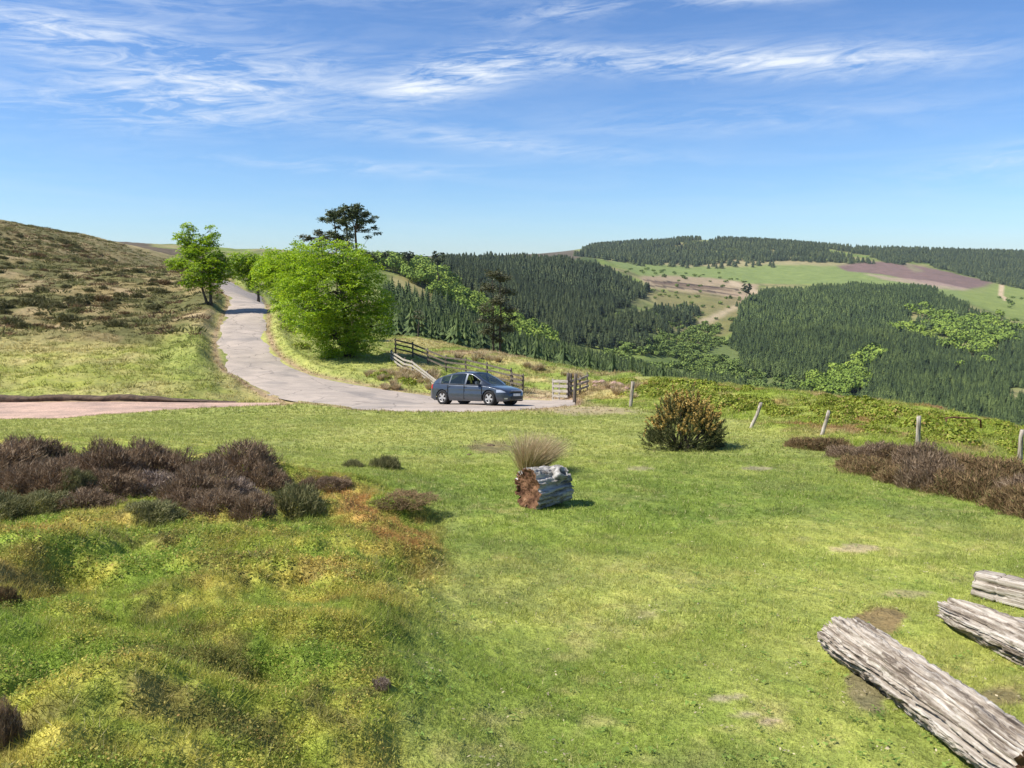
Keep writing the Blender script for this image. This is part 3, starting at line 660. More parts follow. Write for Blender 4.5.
# ---- pines behind the beeches
PG = 'pines standing above the beeches'
tree('pine_tree', 'tallest dark pine above the beeches, with flat clumped crown and bare trunk', 'tree', [((357, 275), (357, 208), .30, .12), ((351, 275), (345, 210), .24, .08)],
     [(357, 209, 7, 5.5), (364, 214, 6, 5), (347, 209, 6, 5), (339, 212, 6, 5), (352, 216, 6, 5), (343, 222, 5, 4), (358, 226, 5, 4), (350, 236, 4, 4), (331, 213, 5, 3), (323, 219, 4, 2.2), (355, 216, 5, 3), (347, 219, 5, 2.6), (370, 221, 4, 2), (374, 227, 3, 1.5), (378, 233, 2.4, 1.5), (362, 221, 5, 2.5), (349, 229, 4, 3), (366, 230, 3, 1.5), (369, 237, 2, 1), (375, 217, 2, 1.2)],
     112, M_PINE, M_PINEBARK, .13, 5.5, .55, 18, PG, seed=8, shell=.1, zspread=.8)
tree('pine_tree', 'thin dark pine with two slim trunks left of the tallest one', 'tree', [((336, 275), (336, 213), .2, .07)],
     [(334, 215, 5, 3), (339, 220, 5, 3), (330, 219, 4, 2), (337, 227, 3, 2), (333, 234, 5, 4), (341, 238, 5, 4)],
     116, M_PINE, M_PINEBARK, .13, 5.0, .55, 18, PG, seed=9, shell=.1, zspread=.8)
tree('pine_tree', 'low dark pine with bushy crown just over the beech tops', 'tree', [((326, 275), (324, 238), .2, .07)],
     [(303, 237, 5, 2.5), (310, 238, 6, 3), (319, 233, 6, 3.5), (327, 238, 9, 7), (338, 243, 9, 8), (347, 247, 8, 9), (318, 245, 8, 7)],
     118, M_SPARSE, M_PINEBARK, .13, 3.2, .5, 16, PG, seed=10, shell=.1, zspread=.8)
tree('yew_tree', 'round dark shrubby tree right of the tallest pine trunk', 'tree', [((367, 275), (367, 255), .2, .07)], [(366, 256, 8, 6), (373, 258, 6, 4), (360, 258, 6, 5)], 130, M_PINE, M_BARK, .15, 2.6, .5, 16, seed=12, shell=.2)
tree('pine_tree', 'tall sparse brownish pine standing alone on the grassy spur', 'tree', [((500, 356), (500, 275), .14, .05), ((494, 356), (493, 280), .11, .04)],
     [(495, 274, 9, 5), (504, 278, 8, 4), (489, 287, 9, 5), (506, 291, 9, 5), (497, 301, 11, 6), (487, 309, 8, 5), (509, 309, 8, 5), (496, 320, 10, 6), (507, 328, 8, 5), (488, 330, 7, 5), (498, 338, 8, 5), (512, 318, 6, 4), (482, 320, 5, 4)],
     78, M_SPARSE, M_BARK, .085, 7.5, .45, 18, seed=13, shell=.1, gap=.15, zspread=.8)
tree('hawthorn_tree', 'small dark bare-stemmed tree on the spur behind the white rails', 'tree', [((418, 342), (419, 316), .12, .04)], [(419, 312, 5, 4), (414, 317, 4, 3), (424, 318, 4, 3), (421, 325, 3, 2)], 88, M_SPARSE, M_BARK, .10, 3, .4, 14, seed=14, shell=.1, gap=.3)
for i, (px, py, r, Y, lb) in enumerate([(385, 257, 4, 560, 'small round dark tree on the skyline just right of the pines'), (408, 257, 6, 560, 'dark bushy tree on the skyline, middle one of three'), (438, 259, 7.5, 560, 'broad dark tree on the skyline left of the conifer hill'),
                                    (747, 289, 6, 1250, 'lone dark round tree at the left edge of the big plantation')]):
    tree('dark_tree', lb, 'tree', [((px, py+4), (px, py), .4, .2)], [(px, py-3, r*.8, r*.7), (px-r*.5, py-1, r*.5, r*.6), (px+r*.5, py-1, r*.5, r*.6), (px, py+1, r, r*.6)], Y, M_PINE, M_BARK, .9 if Y < 900 else 1.6, .05 if Y < 900 else .02, 1.6, 22, 'dark trees standing on skylines', seed=20+i, shell=.2, limbs=False, zspread=.2)

# ------------------------------------------------------------------ forests across the valley
def conifer_tpl(seed):
    rng = np.random.default_rng(seed); vs = []; 
    tiers = 9
    for k in range(tiers):
        z = .10+.86*k/(tiers-1); r = (.235*(1-z)**.8+.014)*(.85+.3*rng.random()); n = 8 if k < 6 else 5
        a0 = rng.random()*6.28
        for q in range(n):
            a = a0+6.283*q/n+rng.normal()*.12; rr = r*(.75+.5*rng.random()); w = .36+.1*rng.random()
            tip = (rr*math.cos(a), rr*math.sin(a), z-.045-.05*rng.random())
            l = (rr*.55*math.cos(a-w), rr*.55*math.sin(a-w), z-.015); rgt = (rr*.55*math.cos(a+w), rr*.55*math.sin(a+w), z-.015); top = (0, 0, z+.085)
            vs += [top, l, tip, top, tip, rgt]
    n = 6
    for q in range(n):
        a, b = 6.283*q/n, 6.283*(q+1)/n
        vs += [(0, 0, .96), (.12*math.cos(a), .12*math.sin(a), .05), (.12*math.cos(b), .12*math.sin(b), .05)]
    for q in range(4):
        a, b = 1.571*q, 1.571*(q+1); vs += [(0, 0, .5), (.018*math.cos(a), .018*math.sin(a), -.03), (.018*math.cos(b), .018*math.sin(b), -.03)]
    v = np.array(vs); return v, np.arange(len(v)).reshape(-1, 3)
def broad_tpl(seed, n=420):
    rng = np.random.default_rng(seed); lob = []
    for k in range(7):
        d = rand_dirs(1, rng, .4)[0]; lob.append((np.array([d[0]*.26, d[1]*.26, .58+d[2]*.2]), .20+.10*rng.random()))
    lob.append((np.array([0, 0, .55]), .33)); vs = []
    for k in range(n):
        c, r = lob[rng.integers(len(lob))]; d = rand_dirs(1, rng, .35)[0]; p = c+d*r*(.75+.35*rng.random()); nn = d+rand_dirs(1, rng)[0]*.6; nn /= np.linalg.norm(nn)
        t = np.cross(nn, rand_dirs(1, rng)[0]); t /= np.linalg.norm(t); b = np.cross(nn, t); s = (.085+.05*rng.random())*(1 if n < 200 else .62)
        vs += [p-t*s, p-b*s*.8, p+t*s, p-t*s, p+t*s, p+b*s*.8]
    for q in range(5):
        a, b = 1.2566*q, 1.2566*(q+1); vs += [(0, 0, .6), (.03*math.cos(a), .03*math.sin(a), -.03), (.03*math.cos(b), .03*math.sin(b), -.03)]
    v = np.array(vs); return v, np.arange(len(v)).reshape(-1, 3)
def mat_far(name, stops, scale=.012):
    m, nt, b, o = nmat(name); a = nt.nodes.new('ShaderNodeAttribute'); a.attribute_name = 'gcol'; g = nt.nodes.new('ShaderNodeNewGeometry'); oi = nt.nodes.new('ShaderNodeObjectInfo')
    f = noise_n(nt, scale, 5, g.outputs['Position'], .6)
    f = math_n(nt, 'ADD', math_n(nt, 'MULTIPLY', f, .8), math_n(nt, 'MULTIPLY', math_n(nt, 'SUBTRACT', g.outputs['Random Per Island'], .5), .25))
    f = math_n(nt, 'ADD', f, math_n(nt, 'MULTIPLY', a.outputs['Fac'], .35))
    f = math_n(nt, 'ADD', f, math_n(nt, 'MULTIPLY', oi.outputs['Random'], .10))
    nt.links.new(ramp(nt, f, stops), b.inputs['Base Color']); b.inputs['Roughness'].default_value = .75; b.inputs['Specular IOR Level'].default_value = .12
    return m
M_CONFAR = mat_far('plantation conifer needles', [(.38, (.040, .062, .026)), (.58, (.070, .102, .036)), (.80, (.125, .165, .050))])
M_CONDARK = mat_far('dark spruce needles', [(.38, (.032, .048, .025)), (.6, (.054, .075, .034)), (.85, (.095, .115, .045))])
M_BROFAR = mat_far('spring broadleaf foliage', [(.36, (.10, .15, .034)), (.58, (.165, .24, .040)), (.85, (.26, .33, .055))])
M_BRODULL = mat_far('gully shrub foliage', [(.30, (.085, .125, .038)), (.55, (.135, .19, .046)), (.85, (.20, .26, .06))])
CON = [conifer_tpl(i) for i in range(6)]; BRO = [broad_tpl(i) for i in range(6)]; BROS = [broad_tpl(i+50, 120) for i in range(4)]
def simple_con(seed):
    rng = np.random.default_rng(seed); vs = []
    for k in range(4):
        z = .05+.24*k; r = .21*(1-z)+.02; a0 = rng.random()*6
        for q in range(6):
            a, b = a0+1.047*q, a0+1.047*(q+1); j = .8+.4*rng.random(); vs += [(0, 0, min(1, z+.36)), (r*j*math.cos(a), r*j*math.sin(a), z-.02*rng.random()), (r*math.cos(b), r*math.sin(b), z+.03)]
    v = np.array(vs); return v, np.arange(len(v)).reshape(-1, 3)
CONS = [simple_con(i) for i in range(5)]

def grid_pts(Y0, Y1, sp, seed, u0=-.30, u1=.78):
    rng = np.random.default_rng(seed); ys = np.arange(Y0, Y1, sp); X, Yv = [], []
    for y in ys:
        x = np.arange(u0*y, u1*y, sp); X.append(x); Yv.append(np.full(len(x), y))
    X = np.concatenate(X); Yv = np.concatenate(Yv); X = X+rng.uniform(-.42, .42, len(X))*sp; Yv = Yv+rng.uniform(-.42, .42, len(Yv))*sp
    return X, Yv
# nearest skyline in front of the valley, per column
cols_px = np.arange(-60, 1100, 4); NSKY = []
for px in cols_px:
    Yq = np.exp(np.linspace(math.log(4), math.log(140), 300)); u, _ = su(px, 384); NSKY.append(proj(u*Yq, Yq, hz(u*Yq, Yq))[1].min())
NSKY = np.array(NSKY)
def visible(x, y, z, h):
    px, pt = proj(x, y, z+h); return (px > -25) & (px < 1050) & (pt < np.interp(px, cols_px, NSKY)+2)
def wood(polys, Y0, Y1, sp, seed, holes=(), jj=5, thin=0, thin_sc=40):
    X, Yv = grid_pts(Y0, Y1, sp, seed); Z = hz(X, Yv); px, py = proj(X, Yv, Z)
    pj = py+(fbm(X, Yv, 45, seed, 3)-.5)*jj*2; pxj = px+(fbm(X, Yv, 45, seed+9, 3)-.5)*jj*4
    m = np.zeros(len(X), bool)
    for p in polys: m |= inpoly(pxj, pj, p)
    for p in holes: m &= ~inpoly(pxj, pj, p)
    if thin: m &= fbm(X, Yv, thin_sc, seed+5, 3) > thin
    return X[m], Yv[m], Z[m]
BIG = [(742, 304), (775, 291), (860, 287), (925, 291), (950, 298), (1010, 330), (1150, 350), (1150, 470), (900, 440), (868, 408), (845, 395), (800, 383), (742, 372), (732, 340)]
GAP1 = [(812, 388), (828, 370), (866, 352), (878, 357), (862, 378), (858, 400), (825, 396)]
GAP2 = [(905, 325), (915, 312), (940, 312), (960, 322), (1000, 322), (1018, 334), (1000, 350), (975, 362), (962, 352), (935, 345), (912, 340)]
GAP3 = [(1010, 385), (1150, 385), (1150, 400), (1010, 400)]
DARKHILL = [(440, 264), (500, 262), (560, 262), (600, 270), (632, 282), (646, 296), (630, 306), (600, 316), (590, 330), (560, 328), (520, 318), (490, 306), (462, 288)]
GULLYCON = [(575, 318), (600, 322), (650, 314), (690, 306), (698, 314), (680, 334), (640, 350), (600, 350), (560, 344), (530, 332), (540, 325)]
MIDCON = [(385, 296), (410, 300), (450, 312), (475, 330), (520, 345), (560, 352), (600, 360), (680, 378), (745, 390), (760, 420), (380, 420)]
SKYW = [(575, 257), (592, 246), (610, 235), (700, 225), (925, 235), (928, 252), (935, 264), (850, 263), (790, 262), (740, 261), (700, 266), (640, 264), (600, 262)]
SKYE = [(930, 262), (932, 240), (1150, 240), (1150, 300), (1024, 290), (985, 281), (950, 272), (934, 268)]
LWOOD = [(340, 262), (382, 262), (430, 268), (440, 272), (462, 292), (490, 310), (520, 324), (555, 340), (560, 352), (520, 345), (475, 330), (452, 306), (425, 290), (400, 280), (372, 272)]
GULBR = [(600, 352), (650, 344), (700, 326), (722, 328), (730, 350), (738, 372), (800, 385), (850, 398), (840, 425), (700, 405), (640, 380), (590, 362)]
con, bro = [], []       # (x, y, z, height, width factor, tone, kind)
def addw(lst, pts, h0, h1, w, tone, kind, seed):
    rng = np.random.default_rng(seed); X, Y_, Z = pts; n = len(X); h = h0+(h1-h0)*rng.random(n)
    m = visible(X, Y_, Z, h); X, Y_, Z, h = X[m], Y_[m], Z[m], h[m]; n = len(X)
    lst.append(np.stack([X, Y_, Z, h, w*(.85+.3*rng.random(n)), tone-.2+.95*rng.random(n), np.full(n, kind)], 1))
addw(con, wood([BIG], 430, 1700, 5.4, 1, [GAP1, GAP2, GAP3]), 6.5, 12.5, 1.45, .1, 0, 1)
addw(con, wood([DARKHILL], 560, 1750, 6.4, 2), 9, 16, 1.35, .0, 1, 2)
addw(con, wood([GULLYCON], 600, 1200, 6.5, 3, thin=.42), 8, 15, 1.5, .0, 1, 3)
addw(con, wood([MIDCON], 170, 640, 4.7, 4, thin=.30), 6, 12.5, 1.5, .2, 0, 4)
addw(con, wood([SKYW], 1900, 3000, 14, 5, jj=2.2, thin=.38, thin_sc=90), 12, 19, 2.0, .1, 1, 5)
addw(con, wood([SKYE], 1700, 3000, 13, 6, jj=1.5), 12, 19, 2.0, .1, 1, 6)
addw(con, wood([[(600, 260), (700, 262), (760, 258), (780, 268), (640, 268)]], 1700, 2400, 26, 14, jj=3, thin=.5), 12, 18, 2.0, .1, 1, 14)
addw(bro, wood([LWOOD], 300, 1200, 8.5, 7), 9, 14, 1.0, .1, 0, 7)
addw(bro, wood([GULBR], 300, 1150, 8.0, 8, thin=.46, thin_sc=28), 5, 10, 1.1, .0, 1, 8)
addw(con, wood([GAP1, GAP2], 450, 1400, 8, 29, thin=.52, thin_sc=25), 7, 13, 1.4, .1, 0, 29)
addw(bro, wood([GAP1, GAP2], 450, 1400, 9.0, 9, jj=12, thin=.38, thin_sc=30), 10, 15, 1.1, .2, 0, 9)
addw(bro, wood([[(650, 290), (740, 292), (738, 330), (700, 345), (640, 330)]], 600, 1500, 22, 10, thin=.48), 4, 8, 1.2, .0, 1, 10)
addw(bro, wood([[(620, 268), (740, 272), (745, 290), (660, 286)]], 1000, 1900, 40, 15, thin=.5), 5, 9, 1.2, .0, 1, 15)
addw(bro, wood([[(600, 318), (690, 300), (700, 322), (640, 350)]], 600, 1300, 16, 11, thin=.45), 5, 9, 1.1, .0, 1, 11)
addw(bro, wood([[(1000, 296), (1150, 300), (1150, 330), (1010, 326)]], 1100, 2000, 40, 12, thin=.4), 6, 10, 1.2, .0, 1, 12)
addw(bro, wood([[(345, 320), (420, 330), (480, 362), (600, 390), (520, 400), (380, 360)]], 105, 170, 7.5, 13, thin=.40), 3.0, 5, 1.1, .0, 1, 13)
con, bro = np.concatenate(con), np.concatenate(bro)
bro[:, 2] -= bro[:, 3]*np.where(bro[:, 3] < 9, .28, .10)
def plant(A, tp_near, tp_far, mats, name, label, cat, group, stuffname, stufflabel, far_cut, nind=300):
    A = A[np.argsort(A[:, 1]/A[:, 3])]                      # by size as seen
    ind, rest = A[:nind], A[nind:]; rng = np.random.default_rng(5); print(name, len(ind), len(rest))
    meshes = {}
    for i, r in enumerate(ind):
        k = int(rng.integers(len(tp_near))); kd = int(r[6])
        if (k, kd) not in meshes:
            v, f = tp_near[k]; meshes[(k, kd)] = new_mesh(name, v, f, [mats[kd]], False, np.full((len(v), 3), .5))
        o = bpy.data.objects.new(name, meshes[(k, kd)]); C.objects.link(o); o.location = (r[0], r[1], r[2]); o.rotation_euler = (0, 0, rng.random()*6.28); o.scale = (r[3]*r[4], r[3]*r[4], r[3])
        tag(o, label(r), cat, group)
    for kd, m in enumerate(mats):
        parts = []; cols_ = []
        for isfar in (0, 1):
            S = rest[(rest[:, 6] == kd) & ((rest[:, 1] > far_cut) == bool(isfar))]; tps = tp_far if isfar else tp_near; ch = rng.integers(len(tps), size=len(S))
            for k, (v, f) in enumerate(tps):
                s = S[ch == k]
                if not len(s): continue
                a = rng.random(len(s))*6.28; ca, sa = np.cos(a)[:, None], np.sin(a)[:, None]; w = (s[:, 3]*s[:, 4])[:, None]; h = s[:, 3][:, None]
                P_ = np.stack([s[:, 0:1]+(v[:, 0]*ca-v[:, 1]*sa)*w, s[:, 1:2]+(v[:, 0]*sa+v[:, 1]*ca)*w, s[:, 2:3]+v[:, 2]*h], -1)
                parts.append(P_.reshape(-1, 3)); cols_.append(np.repeat(s[:, 5], len(v)))
        if parts:
            v = np.concatenate(parts); c = np.concatenate(cols_)
            link(stuffname[kd], new_mesh(stuffname[kd], v, np.arange(len(v)).reshape(-1, 3), [m], False, np.repeat(c[:, None], 3, 1)), label=stufflabel[kd], category='forest', kind='stuff')
def conlab(r):
    px = 512+F*r[0]/r[1]
    if px < 480: return 'dark conifer in the belt below the grassy meadow strip, left of the lone pine'
    if px < 600: return 'dark conifer in the belt behind the grassy spur and gateway'
    return 'dark conifer in the lower belt just over the green bank crest'
plant(con, CON, CONS, [M_CONFAR, M_CONDARK], 'conifer_tree', conlab, 'tree', 'conifers in the nearer belt of the valley', ['conifer_plantation', 'dark_conifer_forest'],
      ['green conifer plantation filling the far slope on the right', 'dark conifer forest on the hill and skyline'], 1050)
def brolab(r):
    px = 512+F*r[0]/r[1]
    if r[1] < 175: return 'low green shrubby tree just behind the grassy spur'
    if px < 600: return 'light green broadleaf tree in the wood left of the dark conifer hill'
    return 'light green broadleaf tree in the gully at the valley bottom'
plant(bro, BRO, BROS, [M_BROFAR, M_BRODULL], 'broadleaf_tree', brolab, 'tree', 'spring-green broadleaf trees in the valley', ['broadleaf_wood', 'gully_scrub'],
      ['light green broadleaf wood on the valley sides', 'dull green scrub in the gully and on the open slope'], 620)

# ------------------------------------------------------------------ heather, gorse, bilberry, tussocks
def bush_mesh(name, n, L, W, mat, seed, flat=.62, ang=.7, lump=.3, core=True):
    """unit dome (radius 1, height flat) of fine upright twigs"""
    rng = np.random.default_rng(seed); d = rand_dirs(n, rng); d[:, 2] = np.abs(d[:, 2])
    lum = 1+lump*(fbm(d[:, 0]*2+seed, d[:, 1]*2+d[:, 2], .7, seed, 3)-.5)*2
    r = (.55+.45*rng.random(n)**.5)*lum; p = d*r[:, None]*np.array([1, 1, flat])
    g = d*np.array([1, 1, .8])+rand_dirs(n, rng)*ang; g[:, 2] = np.abs(g[:, 2])+.35; g /= np.linalg.norm(g, axis=1)[:, None]
    v, f = spikes(p-g*L*.4, g, L*(.6+.8*rng.random(n)), W, rng)
    return new_mesh(name, v, f, [mat])
M_HEATH = mat_leaf('brown heather twigs', [(0, (.13, .088, .050)), (.5, (.265, .185, .112)), (.85, (.39, .285, .185)), (1, (.50, .39, .27))], .25, .8, vary=.35, vscale=2.5, tcol=(1, .9, .8))
M_HEATHL = mat_leaf('mauve-grey heather twigs', [(0, (.17, .125, .085)), (.5, (.33, .25, .19)), (1, (.56, .46, .38))], .12, .8, vary=.35, vscale=2.5, tcol=(1, .9, .8))
M_HEATHG = mat_leaf('green heather shoots', [(0, (.12, .12, .045)), (.5, (.21, .21, .085)), (1, (.34, .31, .15))], .15, .8, vary=.35, vscale=2.5)
M_HEATHR = mat_leaf('rust-brown heather twigs', [(0, (.13, .085, .038)), (.5, (.26, .170, .078)), (.8, (.35, .235, .12)), (1, (.16, .18, .05))], .12, .8, vary=.4, vscale=2.0, tcol=(1, .9, .8))
M_MOOR = mat_leaf('dark moor scrub', [(0, (.09, .09, .034)), (.6, (.175, .165, .065)), (1, (.31, .265, .12))], .1, .8, vary=.3, vscale=.6)
M_BILB = mat_leaf('bright bilberry leaves', [(0, (.19, .25, .03)), (.5, (.30, .36, .045)), (.85, (.42, .44, .07)), (1, (.36, .24, .09))], .3, .6, (1, 1, .5), vary=.3, vscale=.6)
def mset(name, mat, n, L, W, k, **kw): return [bush_mesh(name, n, L, W, mat, 100+i, **kw) for i in range(k)]
HB = {'brown': mset('heather_bush', M_HEATH, 8000, .15, .010, 3, ang=1.0, lump=.5), 'mauve': mset('heather_bush', M_HEATHL, 8000, .15, .010, 2, ang=1.0, lump=.5), 'green': mset('heather_bush', M_HEATHG, 7000, .16, .010, 2, ang=1.0, lump=.5), 'rust': mset('heather_bush', M_HEATHR, 8000, .14, .010, 3, flat=.6, ang=1.0, lump=.5)}
def put_bush(kind, px, py, w, h, label, group, name='heather_bush', cat='heather', rnd=random, sink=.12):
    g = gnd(px, py, 2, 160); k = g.y/F; me = rnd.choice(HB[kind]) if isinstance(kind, str) else rnd.choice(kind)
    o = bpy.data.objects.new(name, me); C.objects.link(o); s = w*k/2*1.08
    o.location = (g.x, g.y+s*.45, float(hz(g.x, g.y+s*.45))-h*k*sink); o.scale = (s*1.05, s, h*k/.62*(.60+.30*rnd.random())); o.rotation_euler = (0, 0, rnd.random()*6.28)
    return tag(o, label, cat, group)
rnd = random.Random(5); HG = 'heather bushes on the foreground mound'
back = 'brown heather bush in the back row on the mound'; midr = 'brown heather bush in the middle of the patch on the mound'; fr = 'low heather bush on the front edge of the patch on the mound'
for kd, px, py, w, h, lb in [
    ('brown', -20, 474, 90, 44, back), ('brown', 22, 472, 76, 42, 'rounded brown heather bush at the left end of the back row on the mound'), ('brown', 62, 476, 60, 34, back), ('brown', 104, 480, 66, 42, back), ('brown', 144, 478, 80, 50, 'tallest brown heather bush at the back of the mound'),
    ('brown', 200, 482, 56, 36, back), ('brown', 236, 483, 70, 36, back), ('brown', 262, 490, 50, 28, 'rightmost brown heather bush of the back row on the mound'), ('green', 262, 487, 34, 20, 'greenish heather sprig bush among the brown ones at the right of the mound'),
    ('brown', 6, 492, 70, 34, midr), ('green', 72, 492, 34, 22, 'small green-grey heather bush in a gap of the brown patch'), ('brown', 45, 496, 60, 30, midr), ('brown', 100, 495, 66, 34, midr), ('mauve', 152, 494, 70, 34, 'mauve-grey heather bush in the middle of the patch on the mound'), ('brown', 190, 497, 64, 32, midr), ('mauve', 225, 498, 56, 34, 'mauve-grey heather bush near the right of the patch on the mound'),
    ('green', 28, 514, 60, 24, 'pale green heather bush on the left front edge of the patch'), ('brown', 80, 510, 70, 28, fr), ('green', 142, 516, 60, 28, 'green-grey heather bush at the centre front of the patch'), ('brown', 183, 507, 54, 24, fr),
    ('brown', 214, 512, 62, 32, fr), ('brown', 252, 517, 44, 26, 'small dark heather bush at the right front of the patch'), ('green', 290, 514, 66, 38, 'grey-green heather bush at the right end of the patch'), ('brown', 308, 496, 30, 24, 'small brown heather bush behind the grey-green one'),
    ('green', -15, 514, 60, 26, fr), ('rust', 400, 508, 60, 8, 'low brown heather bush on the back right shoulder of the mound'), ('brown', 330, 488, 34, 10, 'thin low heather bush where the mound meets the lawn'),
    ('mauve', 380, 690, 22, 14, 'tiny pale heather bush alone on the front of the mound'), ('rust', 0, 604, 30, 28, 'reddish heather bush at the left edge halfway down'), ('brown', -8, 745, 44, 60, 'dark heather bush in the bottom left corner')]:
    put_bush(kd, px, py, w, h, lb, HG, rnd=rnd)
put_bush('green', 384, 469, 34, 24, 'small grey-green rush clump standing alone on the lawn', 'rush clumps on the lawn', 'rush_clump', 'rushes', rnd)
put_bush('green', 352, 467, 20, 10, 'tiny low rush clump left of the bigger one on the lawn', 'rush clumps on the lawn', 'rush_clump', 'rushes', rnd)
RG_ = 'heather bushes along the right bank'
rl = ['rust-brown heather bush in the front edge of the right-hand hedge', 'rust-brown heather bush in the back of the right-hand hedge']
for px, py, w, h, q in [(812, 449, 44, 16, 1), (835, 452, 44, 20, 1), (858, 458, 50, 20, 1), (884, 461, 50, 22, 1), (866, 470, 50, 26, 0), (908, 466, 56, 26, 1), (888, 477, 60, 32, 0), (935, 470, 60, 28, 1), (915, 485, 66, 34, 0), (965, 474, 64, 30, 1), (942, 490, 66, 36, 0),
                        (995, 480, 70, 32, 1), (970, 495, 68, 38, 0), (1025, 488, 70, 34, 1), (1000, 500, 66, 38, 0), (1026, 508, 60, 38, 0), (1055, 500, 80, 40, 1), (1055, 520, 70, 40, 0)]:
    lb = 'low heather bush at the left tip of the right-hand hedge' if px == 812 else rl[0 if q == 0 else 1]
    put_bush('rust' if rnd.random() < .75 else 'brown', px, py, w, h, lb, RG_, rnd=rnd)
# moor scrub on the left hill
MOORM = [bush_mesh('moor_shrub', 900, .26, .045, M_MOOR, 200+i, flat=.7, ang=1.0, lump=.5) for i in range(4)]+[bush_mesh('moor_shrub', 700, .3, .05, M_HEATHR, 210+i, flat=.6) for i in range(1)]
rng = np.random.default_rng(77); X, Yq = grid_pts(50, 170, 2.1, 77, -.85, -.33)
Z = hz(X, Yq); px, py = proj(X, Yq, Z); dn = fbm(X, Yq, 9, 78, 3)
HILLUP = [(-30, 345), (60, 332), (130, 325), (190, 328), (212, 325), (205, 290), (190, 265), (130, 250), (60, 240), (-30, 228)]
m = inpoly(px, py, HILLUP) & (rng.random(len(X)) < np.clip((dn-.30)*2.6, .10, .75)) & (np.hypot(X-su(211, 303)[0]*80, Yq-80) > 2); X, Yq, Z, px, py, dn = [q[m] for q in (X, Yq, Z, px, py, dn)]
sz = (.40+.60*rng.random(len(X))**2)*(1+.35*(dn > .55)); order = rng.permutation(len(X))[:299] if len(X) > 299 else np.arange(len(X))
print('moor scrub', len(X))
for i in order:
    o = bpy.data.objects.new('moor_shrub', MOORM[rng.integers(5)]); C.objects.link(o); s = sz[i]; o.location = (X[i], Yq[i], Z[i]-.1); o.scale = (s*.92, s*.92, s*.85); o.rotation_euler = (0, 0, rng.random()*6.28)
    lb = 'dark scrubby bush low on the left moor slope' if py[i] > 310 else ('dark scrubby bush halfway up the left moor slope' if py[i] > 275 else 'dark scrubby bush high on the left moor slope')
    tag(o, lb, 'bush', 'scrubby bushes on the left moor slope')
def merge_inst(name, meshes, X, Y_, Z, S, SZ, rngs, label):
    parts_v, parts_f, off = [], [], 0; ch = rngs.integers(len(meshes), size=len(X))
    for k, (v, f) in enumerate(meshes):
        s = np.where(ch == k)[0]
        if not len(s): continue
        a = rngs.random(len(s))*6.28; ca, sa = np.cos(a)[:, None], np.sin(a)[:, None]; w = S[s][:, None]; h = SZ[s][:, None]
        P_ = np.stack([X[s][:, None]+(v[:, 0]*ca-v[:, 1]*sa)*w, Y_[s][:, None]+(v[:, 0]*sa+v[:, 1]*ca)*w, Z[s][:, None]+v[:, 2]*h], -1).reshape(-1, 3)
        parts_v.append(P_); parts_f.append((f[None]+(np.arange(len(s))*len(v))[:, None, None]+off).reshape(-1, f.shape[1])); off += len(P_)
    return np.concatenate(parts_v), np.concatenate(parts_f)
def tuft_tpl(seed, n, L, W, spread=.5, flat=.3):
    r_ = np.random.default_rng(seed); a = r_.random(n)*6.28; q = np.sqrt(r_.random(n)); p = np.stack([q*np.cos(a), q*np.sin(a), flat*(1-q*q)], 1)
    g = p*spread+rand_dirs(n, r_)*.35; g[:, 2] = np.abs(g[:, 2])+.7; g /= np.linalg.norm(g, axis=1)[:, None]
    return spikes(p-g*L*.2, g, L*(.6+.8*r_.random(n)), W, r_)
# low moor growth between the bushes: nobody could count it
def moor_cover():
    r_ = np.random.default_rng(91); X, Y_ = grid_pts(38, 200, 1.05, 91, -.95, -.30); Z = hz(X, Y_); px, py = proj(X, Y_, Z)
    m = inpoly(px, py, HILL) & (py > 222) & (px > -40) & (r_.random(len(X)) < np.where(py < 335+20*(vnoise(X/6, Y_/6, 4)-.5), .8, .16)) & (lookup(dr, X, Y_) < -1.2); X, Y_, Z = X[m], Y_[m], Z[m]
    t = [tuft_tpl(i, 34, .5, .09, 1.0, .30) for i in range(5)]; S = .25+.35*r_.random(len(X)); big = (r_.random(len(X)) < .22) & (proj(X, Y_, Z)[1] < 338); S[big] *= 1.9
    c = lookup(col, X, Y_)*(.55+.5*r_.random(len(X)))[:, None]; c[big] = np.array([.115, .115, .042])*(.7+.7*r_.random((big.sum(), 1))); bb = big & (r_.random(len(X)) < .25); c[bb] = np.array([.16, .105, .06])
    ch = [];  v, f = merge_inst('x', [t[0]], X, Y_, Z-.05, S, S*.7, r_, '')
    link('moor_grass', new_mesh('moor_grass', v, f, [M_TUFT], False, np.repeat(c, len(t[0][0]), 0)), label='low rough grass and heather covering the left hill', category='moor grass', kind='stuff'); print('moor cover', len(X))
def tuft_mat():
    m, nt, b, o = nmat('grass blades'); a = nt.nodes.new('ShaderNodeAttribute'); a.attribute_name = 'gcol'; g = nt.nodes.new('ShaderNodeNewGeometry')
    c = mixc(nt, a.outputs['Color'], ramp(nt, g.outputs['Random Per Island'], [(0, (.75, .80, .7)), (.6, (1.05, 1.05, 1.)), (.9, (1.2, 1.18, 1.15)), (1, (1.45, 1.35, 1.4))]), 1., 'MULTIPLY')
    nt.links.new(c, b.inputs['Base Color']); b.inputs['Roughness'].default_value = .6; b.inputs['Specular IOR Level'].default_value = .2
    t = nt.nodes.new('ShaderNodeBsdfTranslucent'); mx = nt.nodes.new('ShaderNodeMixShader'); mx.inputs[0].default_value = .4; nt.links.new(c, t.inputs[0])
    nt.links.new(b.outputs[0], mx.inputs[1]); nt.links.new(t.outputs[0], mx.inputs[2]); nt.links.new(mx.outputs[0], o.inputs[0]); return m
M_TUFT = tuft_mat()
moor_cover()
